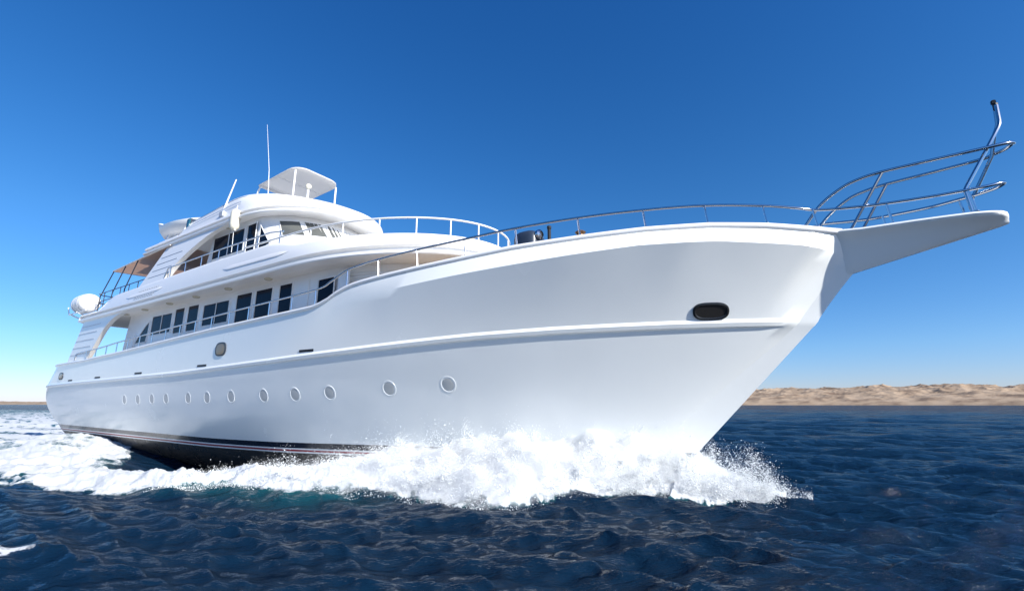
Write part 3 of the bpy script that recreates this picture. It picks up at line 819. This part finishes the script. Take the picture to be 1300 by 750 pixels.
m = MB(); m.lathe([(.14, -.05), (.14, .05), (.001, .07)], (.35, 0, 1.5), (1, 0, 0), 14); m.lathe([(.10, -.05), (.10, .05), (.001, .07)], (-.3, 0, 1.55), (-1, 0, 0), 14); m.build('gypsy', M['steel'], t)

# ------------------------------------------------------------------ the sea
def to_boat(X, Yw):
    dx, dy = X - ORG[0], Yw - ORG[1]
    return dx * FW[0] + dy * FW[1], dx * PT[0] + dy * PT[1]
rng = np.random.default_rng(7)
NR, NA = 900, 1250
k0, k1 = 0.35 ** -0.35, 14000 ** -0.35
R_ = (np.linspace(1.2 ** -0.35, k1, NR)) ** (-1 / 0.35)
az = np.concatenate([np.linspace(-58, 58, NA), np.linspace(60, 302, 90)]) * math.pi / 180
NAz = len(az)
RR, AA = np.meshgrid(R_, az, indexing='ij')
X0 = RR * np.sin(AA); Y0 = RR * np.cos(AA)
dR = np.gradient(R_)[:, None] * np.ones((1, NAz))
dA = np.abs(np.gradient(az))[None, :] * RR
spacing = np.maximum(dR, dA * 1.0)

Hh = np.zeros_like(X0); DX = np.zeros_like(X0); DY = np.zeros_like(X0)
NW = 110
lam = 0.22 * (20 / 0.22) ** (np.arange(NW) / (NW - 1)) * rng.uniform(.93, 1.07, NW)
main = rad(255)          # waves run towards the lower left of the view
for i in range(NW):
    l = lam[i]; k = 2 * math.pi / l
    spread = 0.30 if l > 4 else (0.42 if l > .6 else .6)
    th = main + rng.normal(0, spread)
    st = float(np.interp(l, [.22, .6, 1.5, 4, 8, 20], [.062, .060, .036, .021, .014, .006]))
    a = st * l / (2 * math.pi) * rng.uniform(.6, 1.4) * 1.35
    w = np.clip(l / (2.2 * spacing) - 1, 0, 1)
    if not (w > 0).any(): continue
    cx, cy = math.cos(th), math.sin(th)
    ph = k * (X0 * cx + Y0 * cy) + rng.uniform(0, 6.283)
    # groups: patches of rougher and calmer sea
    Hh += w * a * np.cos(ph); sn = w * a * np.sin(ph) * 0.75
    DX -= sn * cx; DY -= sn * cy
gust = 0.75 + 0.6 * fbm(X0 / 9.0, Y0 / 9.0, 3, 5)
calm = np.clip((RR - 1.0) / 4.0, 0.3, 1)
Hh *= gust * calm; DX *= gust * calm; DY *= gust * calm
X1 = X0 + DX; Y1 = Y0 + DY
xb, yb = to_boat(X1, Y1)
ay = np.abs(yb)

# half breadth of the hull near the waterline, as a table
tabx = np.linspace(-41, 2, 120); tabb = np.array([hull_b(x, 0.7) if x < 0 else 0.0 for x in tabx])
bw = np.interp(xb, tabx, tabb, left=0, right=0)
ay = np.where(xb > 0, np.sqrt(ay ** 2 + 0.09) - 0.3 * np.clip(1.3 - xb, 0, 1), ay)
d = ay - bw                                  # distance out from the hull side
# the splash that climbs the bow
Amp = np.interp(xb, [-14, -11.5, -9.5, -8, -7, -6, -4.4, -1.6, -0.3, 0.5, 1.2, 1.9, 2.45], [0, .12, .36, .72, .90, 1.08, 1.20, 1.08, .88, .44, .17, .06, 0])
dout = np.interp(xb, [-20, -13, -10, -7, -5.5, -4.2, -3, -2, -1, 0, .8, 1.75, 2.5], [6.6, 4.9, 3.6, 3.2, 2.9, 3.3, 3.5, 2.5, 1.9, 1.8, 1.5, .9, .05])
q = np.clip(1 - np.maximum(d, 0) / dout, 0, 1)
lump = fbm(xb * 0.9 + 3, ay * 0.9, 5, 21)
lump2 = fbm(xb * 3.1, ay * 3.1, 4, 33)
splash = Amp * (q ** 1.25) * (0.55 + 0.9 * lump) + np.clip(Amp * 4, 0, 1) * np.minimum(q * 3, 1) * (0.22 * (lump2 - .45) + 0.10)
# breaking ridge that trails from the splash, trough beside the hull, water piled at the stern
ridge_y = np.interp(-xb, [4, 8, 10, 13, 17, 25, 40, 150], [4.3, 5.2, 5.4, 6.6, 7.9, 10.5, 15, 40])
ridge = np.interp(-xb, [5, 8, 12, 20, 30, 60], [0, .22, .34, .30, .18, 0]) * np.exp(-((ay - ridge_y) / 1.1) ** 2)
trough = -0.95 * np.exp(-((xb + 18.3) / 4.0) ** 2) * np.exp(-(np.maximum(d, 0) / 1.7) ** 2)
rise = 0.55 * np.exp(-((xb + 31) / 4.0) ** 2) * np.exp(-((d - .7) / 2.0) ** 2) + 0.25 * np.exp(-((xb + 27.5) / 2.0) ** 2) * np.exp(-((d - 2.2) / 1.4) ** 2)
near_hull = np.exp(-np.maximum(d, 0) / 2.0) * ((xb > -41) & (xb < 1))
Hh = Hh * (1 - 0.45 * near_hull)

# foam cover, 0..1
n1 = fbm(xb * 0.55, ay * 0.75, 5, 51); n2 = fbm(xb * 2.3 + 9, ay * 2.6, 5, 61); n4 = fbm(xb * 9, ay * 9, 4, 65); n3 = fbm(xb * 0.22, ay * 0.5, 4, 71, ridged=True)
fs = (Amp > 0.03) * (q > 0.01) * np.clip(q * 11.0 + (n2 - .5) * 2.4 + (n4 - .5) * 1.6 - 0.45, 0, 1)
teal = np.clip((q - .80) * 8, 0, 1) * np.interp(xb, [-5.4, -4.6, -2.4, -1.6], [0, 1, 1, 0]) * (yb < 0)
fs = fs * (1 - .55 * teal)
outer = np.interp(-xb, [6, 8, 10, 12, 13, 17, 25, 40, 150], [4.8, 6.2, 6.6, 7.4, 8.6, 9.8, 12, 16.5, 45])
inner_d = np.interp(-xb, [8, 11, 13, 16, 19, 22, 24.5, 26.5, 29, 33], [-1, -1, 1.0, 2.2, 2.5, 1.5, .2, -.5, -1, -1])
edge_o = (outer - ay + (n1 - .5) * 3.2 + (n2 - .5) * 1.3 + (n4 - .5) * .8)
edge_i = (d - inner_d + (n2 - .5) * 1.0)
band = np.clip(edge_o / 1.0, 0, 1) * np.clip(edge_i / 0.5, 0, 1) * np.clip((-xb - 6.5) / 2.5, 0, 1)
hole = np.clip((0.50 - n1) * 5.5 + (0.45 - n2) * 2.0, 0, 1) * np.interp(-xb, [9, 14, 40], [.10, .5, .65]) * np.clip((outer - ay) / 1.5, 0.25, 1)
fade = np.interp(-xb, [8, 30, 60, 200], [1, .97, .85, .35])
strk = 0.30 * np.clip((n3 - .6) * 4, 0, 1)
fw_ = np.clip(band * fade * (1 - hole) * (0.52 + 0.85 * n2 * (0.6 + 0.8 * n4)), 0, 1)
fturb = ((n2 - .5) * 0.34 + (n4 - .5) * .10) * np.clip(fw_ * 1.5, 0, 1) * (xb < -8) * np.clip(30.0 / np.maximum(RR, 1), 0, 1)
foam = np.maximum(fs, fw_)
inside = (d < -0.15) & (xb > -39) & (xb < 0)
Hh = Hh + splash + ridge * (0.6 + .8 * n1) + trough + rise + fturb
# whitecaps here and there on the open sea
wc = np.clip((Hh - 0.30) * 4, 0, 1) * np.clip((fbm(X1 * .35, Y1 * .9, 4, 81) - .60) * 9, 0, 1) * (RR > 22)
foam = np.maximum(foam, wc * 0.9)
# a broken patch at the lower left
xp, yp = X1 + 8.0, Y1 - 7.6
pat = np.clip(1 - (np.abs(xp * .9 + yp * .5) / 1.1) ** 2 - (np.abs(yp - xp * .35) / .42) ** 2, 0, 1)
foam = np.maximum(foam, np.clip(pat * 1.5 * (n2 * 1.6 + n4 * 1.8 - 1.35), 0, .85))
aer = np.clip(foam * 0 + np.clip(1 - np.abs(ay - ridge_y - .55) / 1.1, 0, 1) * np.interp(-xb, [5, 8, 11, 15, 22], [0, .35, .5, .3, .1]) + band * .55 + np.clip(fs * 2, 0, .5) + teal, 0, 1)

MWATER = bpy.data.materials.new('sea_water')
MWATER.use_nodes = True
t_ = MWATER.node_tree; t_.nodes.remove(t_.nodes['Principled BSDF']); out_ = t_.nodes['Material Output']
DF_ = t_.nodes.new('ShaderNodeBsdfDiffuse'); GL_ = t_.nodes.new('ShaderNodeBsdfGlossy'); GL_.inputs['Roughness'].default_value = 0.06
FR_ = t_.nodes.new('ShaderNodeFresnel'); FR_.inputs['IOR'].default_value = 1.333
FM_ = t_.nodes.new('ShaderNodeMath'); FM_.operation = 'MULTIPLY'; FM_.inputs[1].default_value = 0.62; t_.links.new(FR_.outputs[0], FM_.inputs[0])
P_ = t_.nodes.new('ShaderNodeMixShader'); t_.links.new(FM_.outputs[0], P_.inputs[0]); t_.links.new(DF_.outputs[0], P_.inputs[1]); t_.links.new(GL_.outputs[0], P_.inputs[2])
at = t_.nodes.new('ShaderNodeAttribute'); at.attribute_name = 'foam'
at2 = t_.nodes.new('ShaderNodeAttribute'); at2.attribute_name = 'aerated'
mx = t_.nodes.new('ShaderNodeMix'); mx.data_type = 'RGBA'
mx.inputs[6].default_value = (0.0030, 0.0150, 0.035, 1); mx.inputs[7].default_value = (0.012, 0.12, 0.13, 1)
t_.links.new(at2.outputs['Fac'], mx.inputs[0]); t_.links.new(mx.outputs[2], DF_.inputs['Color'])
geo = t_.nodes.new('ShaderNodeNewGeometry')
def wnoise(scale, detail, dist, strength, stretch, prev=None):
    mp = t_.nodes.new('ShaderNodeMapping'); mp.inputs['Scale'].default_value = (scale * stretch, scale, scale); mp.inputs['Rotation'].default_value = (0, 0, rad(12))
    n = t_.nodes.new('ShaderNodeTexNoise'); n.inputs['Scale'].default_value = 1; n.inputs['Detail'].default_value = detail; n.inputs['Roughness'].default_value = 0.6
    t_.links.new(geo.outputs['Position'], mp.inputs[0]); t_.links.new(mp.outputs[0], n.inputs['Vector'])
    b = t_.nodes.new('ShaderNodeBump'); b.inputs['Strength'].default_value = strength; b.inputs['Distance'].default_value = dist
    t_.links.new(n.outputs[0], b.inputs['Height'])
    if prev: t_.links.new(prev.outputs[0], b.inputs['Normal'])
    return b
b1 = wnoise(0.55, 3, 0.6, 0.8, 0.45)
b2 = wnoise(4.6, 6, 0.12, 0.9, 0.30, b1)
b3 = wnoise(22.0, 4, 0.020, 0.9, 0.35, b2)
[t_.links.new(b3.outputs[0], q.inputs['Normal']) for q in (DF_, GL_, FR_)]
fo = t_.nodes.new('ShaderNodeBsdfPrincipled'); fo.inputs['Base Color'].default_value = (0.56, 0.575, 0.58, 1); fo.inputs['Roughness'].default_value = 0.75
fb = wnoise(16, 6, 0.03, 0.7, 1.0); t_.links.new(fb.outputs[0], fo.inputs['Normal'])
# lace: the foam breaks up into threads where it is thin
nz = t_.nodes.new('ShaderNodeTexNoise'); nz.inputs['Scale'].default_value = 9; nz.inputs['Detail'].default_value = 7; nz.inputs['Roughness'].default_value = .65
t_.links.new(geo.outputs['Position'], nz.inputs['Vector'])
g1 = t_.nodes.new('ShaderNodeMath'); g1.operation = 'MULTIPLY'; g1.use_clamp = True; t_.links.new(at.outputs['Fac'], g1.inputs[0]); g1.inputs[1].default_value = 3.0
g2 = t_.nodes.new('ShaderNodeMath'); g2.operation = 'MULTIPLY'; t_.links.new(g1.outputs[0], g2.inputs[0]); t_.links.new(nz.outputs[0], g2.inputs[1])
ad = t_.nodes.new('ShaderNodeMath'); ad.operation = 'ADD'; t_.links.new(at.outputs['Fac'], ad.inputs[0]); t_.links.new(g2.outputs[0], ad.inputs[1])
mr = t_.nodes.new('ShaderNodeMapRange'); mr.inputs[1].default_value = 0.72; mr.inputs[2].default_value = 1.12
t_.links.new(ad.outputs[0], mr.inputs[0])
ms = t_.nodes.new('ShaderNodeMixShader'); t_.links.new(mr.outputs[0], ms.inputs[0]); t_.links.new(P_.outputs[0], ms.inputs[1]); t_.links.new(fo.outputs[0], ms.inputs[2])
t_.links.new(ms.outputs[0], out_.inputs[0])

# one sheet, its faces dealt out to open water and to dense foam
V = np.stack([X1, Y1, Hh], -1).reshape(-1, 3)
ii, jj = np.meshgrid(np.arange(NR - 1), np.arange(NAz), indexing='ij')
j2 = (jj + 1) % NAz
F = np.stack([ii * NAz + jj, (ii + 1) * NAz + jj, (ii + 1) * NAz + j2, ii * NAz + j2], -1).reshape(-1, 4)
F = F[:, ::-1]
ff = foam.reshape(-1); fav = ff[F].mean(1)
xf = xb.reshape(-1)[F[:, 0]]; yf = yb.reshape(-1)[F[:, 0]]
rf = RR.reshape(-1)[F[:, 0]]
isf = (fav > 0.50) & (rf < 260) & ((xf > -200) & (xf < 4)) & (np.abs(yf) < 60)
isbow = isf & (xf > -8.5)
def sheet(name, sel):
    f = F[sel]; used, inv = np.unique(f.reshape(-1), return_inverse=True); v = V[used]; f = inv.reshape(-1, 4)
    me = bpy.data.meshes.new(name)
    me.vertices.add(len(v)); me.vertices.foreach_set('co', v.astype(np.float32).reshape(-1))
    me.loops.add(f.size); me.loops.foreach_set('vertex_index', f.reshape(-1).astype(np.int32))
    me.polygons.add(len(f)); me.polygons.foreach_set('loop_start', np.arange(0, f.size, 4, dtype=np.int32)); me.polygons.foreach_set('loop_total', np.full(len(f), 4, dtype=np.int32))
    me.polygons.foreach_set('use_smooth', np.ones(len(f), dtype=bool))
    for nm, arr in (('foam', ff), ('aerated', aer.reshape(-1))):
        a_ = me.attributes.new(nm, 'FLOAT', 'POINT'); a_.data.foreach_set('value', arr[used].astype(np.float32))
    me.materials.append(MWATER); me.update(calc_edges=True)
    o = bpy.data.objects.new(name, me); COL.objects.link(o)
    return o
sea = sheet('water', ~isf); sea['kind'] = 'structure'
wk = sheet('wake_foam', isf & ~isbow); tag(wk, 'churned white wake foam spreading over the sea along the hull', 'foam', kind='stuff')
bf = sheet('bow_wave', isbow); tag(bf, 'white breaking bow wave piled against the foot of the bow', 'bow wave', kind='stuff')
# spray: drops flung up from the bow wave
def surf(xq, yq):
    """height of the sea near the bow at boat coordinates (nearest grid point)"""
    w = ORG[None] + xq[:, None] * FW[None] + yq[:, None] * PT[None]
    r = np.hypot(w[:, 0], w[:, 1]); a = np.arctan2(w[:, 0], w[:, 1])
    i = np.clip(np.round((r ** -0.35 - R_[0] ** -0.35) / (k1 - R_[0] ** -0.35) * (NR - 1)).astype(int), 0, NR - 1)
    j = np.clip(np.round((a - az[0]) / (az[NA - 1] - az[0]) * (NA - 1)).astype(int), 0, NA - 1)
    return Hh[i, j], foam[i, j]
def drops(name, pts, sizes, label):
    oct_v = np.array([(1, 0, 0), (-1, 0, 0), (0, 1, 0), (0, -1, 0), (0, 0, 1), (0, 0, -1)], float)
    oct_f = np.array([(0, 2, 4), (2, 1, 4), (1, 3, 4), (3, 0, 4), (2, 0, 5), (1, 2, 5), (3, 1, 5), (0, 3, 5)])
    n = len(pts)
    vv = oct_v[None] * (sizes[:, None, None] * rng.uniform(.6, 1.4, (n, 1, 3))) + pts[:, None, :]
    f = (oct_f[None] + (np.arange(n) * 6)[:, None, None]).reshape(-1, 3)
    me = bpy.data.meshes.new(name); vv = vv.reshape(-1, 3)
    me.vertices.add(len(vv)); me.vertices.foreach_set('co', vv.astype(np.float32).reshape(-1))
    me.loops.add(f.size); me.loops.foreach_set('vertex_index', f.reshape(-1).astype(np.int32))
    me.polygons.add(len(f)); me.polygons.foreach_set('loop_start', np.arange(0, f.size, 3, dtype=np.int32)); me.polygons.foreach_set('loop_total', np.full(len(f), 3, dtype=np.int32))
    me.polygons.foreach_set('use_smooth', np.ones(len(f), dtype=bool))
    me.materials.append(M['spray']); me.update(calc_edges=True)
    o = bpy.data.objects.new(name, me); COL.objects.link(o); tag(o, label, 'spray', kind='stuff')
    return o
M['spray'] = mat('white_spray', (0.80, 0.82, 0.825), 0.6)
DX_ = [-20, -13, -10, -7, -5.5, -4.2, -3, -2, -1, 0, .8, 1.75, 2.5]
DO_ = [6.6, 4.9, 3.6, 3.2, 2.9, 3.3, 3.5, 2.5, 1.9, 1.8, 1.5, .9, .3]
def to_world(x, y, z): return np.stack([ORG[0] + x * FW[0] + y * PT[0], ORG[1] + x * FW[1] + y * PT[1], z], -1)
P_all = []; S_all = []
# (a) loose froth close over the breaking water
N = 150000
xq = rng.uniform(-12, 2.7, N); side_ = np.where(rng.random(N) < 0.8, -1, 1)
dq = np.interp(xq, DX_, DO_) * rng.uniform(0, 1.10, N) ** 0.8
yq = side_ * (np.interp(xq, tabx, tabb, left=0, right=0) + dq + 0.02)
sh, sf = surf(xq, yq)
clump = fbm(xq * 1.6, yq * 1.6, 4, 91)
Aq = np.interp(xq, [-14, -11.5, -9.5, -8, -6, -4.4, -1.6, 0, 0.8, 1.8, 2.7], [.04, .08, .12, .16, .17, .16, .16, .20, .22, .16, .03])
hq = rng.exponential(1.0, N) * Aq * (0.35 + 1.3 * clump) * np.clip(1.25 - dq / 4.5, .2, 1)
keep = (rng.random(N) < np.clip((clump - .36) * 5, 0.06, 1)) & (hq < 1.2)
P_all.append(to_world(xq, yq, sh + hq)[keep]); S_all.append((rng.lognormal(math.log(0.0040), 0.6, N))[keep])
# (b) fingers thrown up and outward from the crest
for k in range(520):
    x0 = rng.choice([rng.uniform(-9.5, 1.6), rng.uniform(-0.6, 2.0), rng.uniform(-7, 0)], p=[.45, .25, .3]); sd = -1 if rng.random() < .72 else 1
    do = float(np.interp(x0, DX_, DO_)); d0 = do * rng.uniform(0.0, 0.95)
    y0 = sd * (float(np.interp(x0, tabx, tabb, left=0, right=0)) + d0)
    z0 = float(surf(np.array([x0]), np.array([y0]))[0][0])
    big = rng.random() ** 2.2
    vz = 1.0 + 2.6 * big; vo = sd * rng.uniform(.2, 1.9); vx = rng.uniform(-1.6, .9)
    n = int(rng.uniform(120, 520) * (.5 + big)); t = rng.random(n) ** .8 * rng.uniform(.5, 1.05) * vz / 4.9
    u = rng.normal(0, 1, (n, 3)) * (0.02 + 0.16 * t)[:, None]; sp = rng.normal(1, .10, n)
    P_all.append(to_world(x0 + vx * t * sp + u[:, 0], y0 + vo * t * sp + u[:, 1], z0 - .03 + vz * t * sp - 4.9 * t * t + u[:, 2]))
    S_all.append(rng.lognormal(math.log(0.0046 - .0012 * big), 0.65, n))
pts = np.concatenate(P_all); sz = np.clip(np.concatenate(S_all), .0014, .017)
drops('bow_spray', pts, sz, 'fine white spray drops flung up around the foot of the bow')

# mist hanging in the spray: a closed lumpy body of droplets too fine to see one by one
MM = bpy.data.materials.new('spray_mist'); MM.use_nodes = True; t_ = MM.node_tree; t_.nodes.remove(t_.nodes['Principled BSDF'])
pv = t_.nodes.new('ShaderNodeVolumePrincipled'); pv.inputs['Color'].default_value = (.99, .995, 1.0, 1); pv.inputs['Density'].default_value = 3.2; pv.inputs['Anisotropy'].default_value = 0.1
t_.links.new(pv.outputs[0], t_.nodes['Material Output'].inputs['Volume'])
m = MB()
nx_, ns_ = 150, 22
for sd in (-1, 1):
    xs_ = np.linspace(-10.5, 1.95, nx_)
    Xg = np.repeat(xs_[:, None], ns_, 1); Sg = np.repeat(np.linspace(0, 1, ns_)[None], nx_, 0)
    Yg = np.interp(Xg, tabx, tabb, left=0, right=0) - .25 * (1 - Sg) * (Xg < 0) + Sg * 0.96 * np.interp(Xg, DX_, DO_) + (0.012 if sd > 0 else 0.012)
    hs_, _ = surf(Xg.ravel(), (sd * Yg).ravel()); hs_ = hs_.reshape(Xg.shape)
    lump_ = fbm(Xg * 1.5, Yg * 1.5 + 40 * sd, 4, 121); fine_ = fbm(Xg * 5, Yg * 5 + 9 * sd, 3, 131)
    th_ = np.interp(Xg, [-10.5, -9, -6.5, -4.5, -2, 0, 1, 1.95], [.0, .10, .26, .36, .36, .32, .18, .0]) * np.clip((1 - Sg) * 2.0, 0, 1) ** .7 * np.clip(.55 + 1.5 * (lump_ - .42), .15, 1.2) * (.5 + 1.0 * fine_)
    th_ = th_ * (1 - .8 * np.clip((.20 - Sg) * 10, 0, 1) * np.interp(Xg, [-5.4, -4.6, -2.4, -1.6], [0, 1, 1, 0]))
    top = hs_ + np.maximum(th_, .004); bot = hs_ - .004 - .10 * np.clip((1.9 - Xg) / .8, 0, 1)
    A_ = [[(Xg[i, j], sd * Yg[i, j], top[i, j]) for j in range(ns_)] for i in range(nx_)]
    B_ = [[(Xg[i, j], sd * Yg[i, j], bot[i, j]) for j in range(ns_)] for i in range(nx_)]
    rows = [a + b[::-1] for a, b in zip(A_, B_)]
    m.grid(rows, 0, closed=True)
    nn_ = 2 * ns_
    m.add(rows[0], [tuple(range(nn_))]); m.add(rows[-1], [tuple(range(nn_))[::-1]])
mist = m.build('spray_mist', MM)
mist.location = yacht.location; mist.rotation_euler = yacht.rotation_euler
tag(mist, 'white mist hanging over the bow wave along the hull', 'mist', kind='stuff')

# ------------------------------------------------------------------ desert hills along the far shore
MH = bpy.data.materials.new('desert_rock'); MH.use_nodes = True
t_ = MH.node_tree; p_ = t_.nodes['Principled BSDF']; p_.inputs['Roughness'].default_value = .95; p_.inputs['IOR'].default_value = 1.2
gp = t_.nodes.new('ShaderNodeNewGeometry'); nn = t_.nodes.new('ShaderNodeTexNoise'); nn.inputs['Scale'].default_value = .02; nn.inputs['Detail'].default_value = 8
t_.links.new(gp.outputs['Position'], nn.inputs['Vector'])
cr = t_.nodes.new('ShaderNodeValToRGB'); e = cr.color_ramp.elements
e[0].position = .36; e[0].color = (.20, .142, .100, 1); e[1].position = .60; e[1].color = (.38, .285, .20, 1)
x_ = e.new(.48); x_.color = (.32, .235, .162, 1)
t_.links.new(nn.outputs[0], cr.inputs[0]); t_.links.new(cr.outputs[0], p_.inputs['Base Color'])
def hills(azs, r0, r1, hfun, nr, seed):
    a = np.radians(azs); r = np.linspace(0, 1, nr)
    Rg, Ag = np.meshgrid(r, a, indexing='ij')
    dist = r0 + (r1 - r0) * Rg
    x = dist * np.sin(Ag); y = dist * np.cos(Ag)
    env = np.array([hfun(v) for v in azs])[None, :]
    rn = fbm(x / 105, y / 105, 6, seed, gain=.5, ridged=True); big = fbm(x / 330, y / 330, 3, seed + 5)
    prof_ = np.minimum(1, Rg * 1.7) ** .8
    z = env * prof_ * (0.30 + .55 * rn + .32 * big) + np.minimum(Rg * 60, 1) * 3.0 - 1.0
    rows = np.stack([x, y, z], -1)
    me = bpy.data.meshes.new('hills'); n2_ = len(azs)
    i, j = np.meshgrid(np.arange(nr - 1), np.arange(n2_ - 1), indexing='ij')
    f = np.stack([i * n2_ + j, i * n2_ + j + 1, (i + 1) * n2_ + j + 1, (i + 1) * n2_ + j], -1).reshape(-1, 4)
    me.from_pydata(rows.reshape(-1, 3).tolist(), [], f.tolist())
    me.polygons.foreach_set('use_smooth', np.ones(len(me.polygons), dtype=bool))
    me.materials.append(MH); me.update()
    o = bpy.data.objects.new('hills', me); COL.objects.link(o); o['kind'] = 'structure'
hills(np.linspace(8, 66, 800), 1500, 2050, lambda v: float(np.interp(v, [8, 14, 24, 30, 40, 46, 50, 66], [0, 28, 60, 66, 63, 58, 50, 33])), 150, 3)
hills(np.linspace(-66, -36, 220), 5200, 7600, lambda v: float(np.interp(v, [-66, -50, -44, -36], [70, 40, 28, 10])), 50, 9)
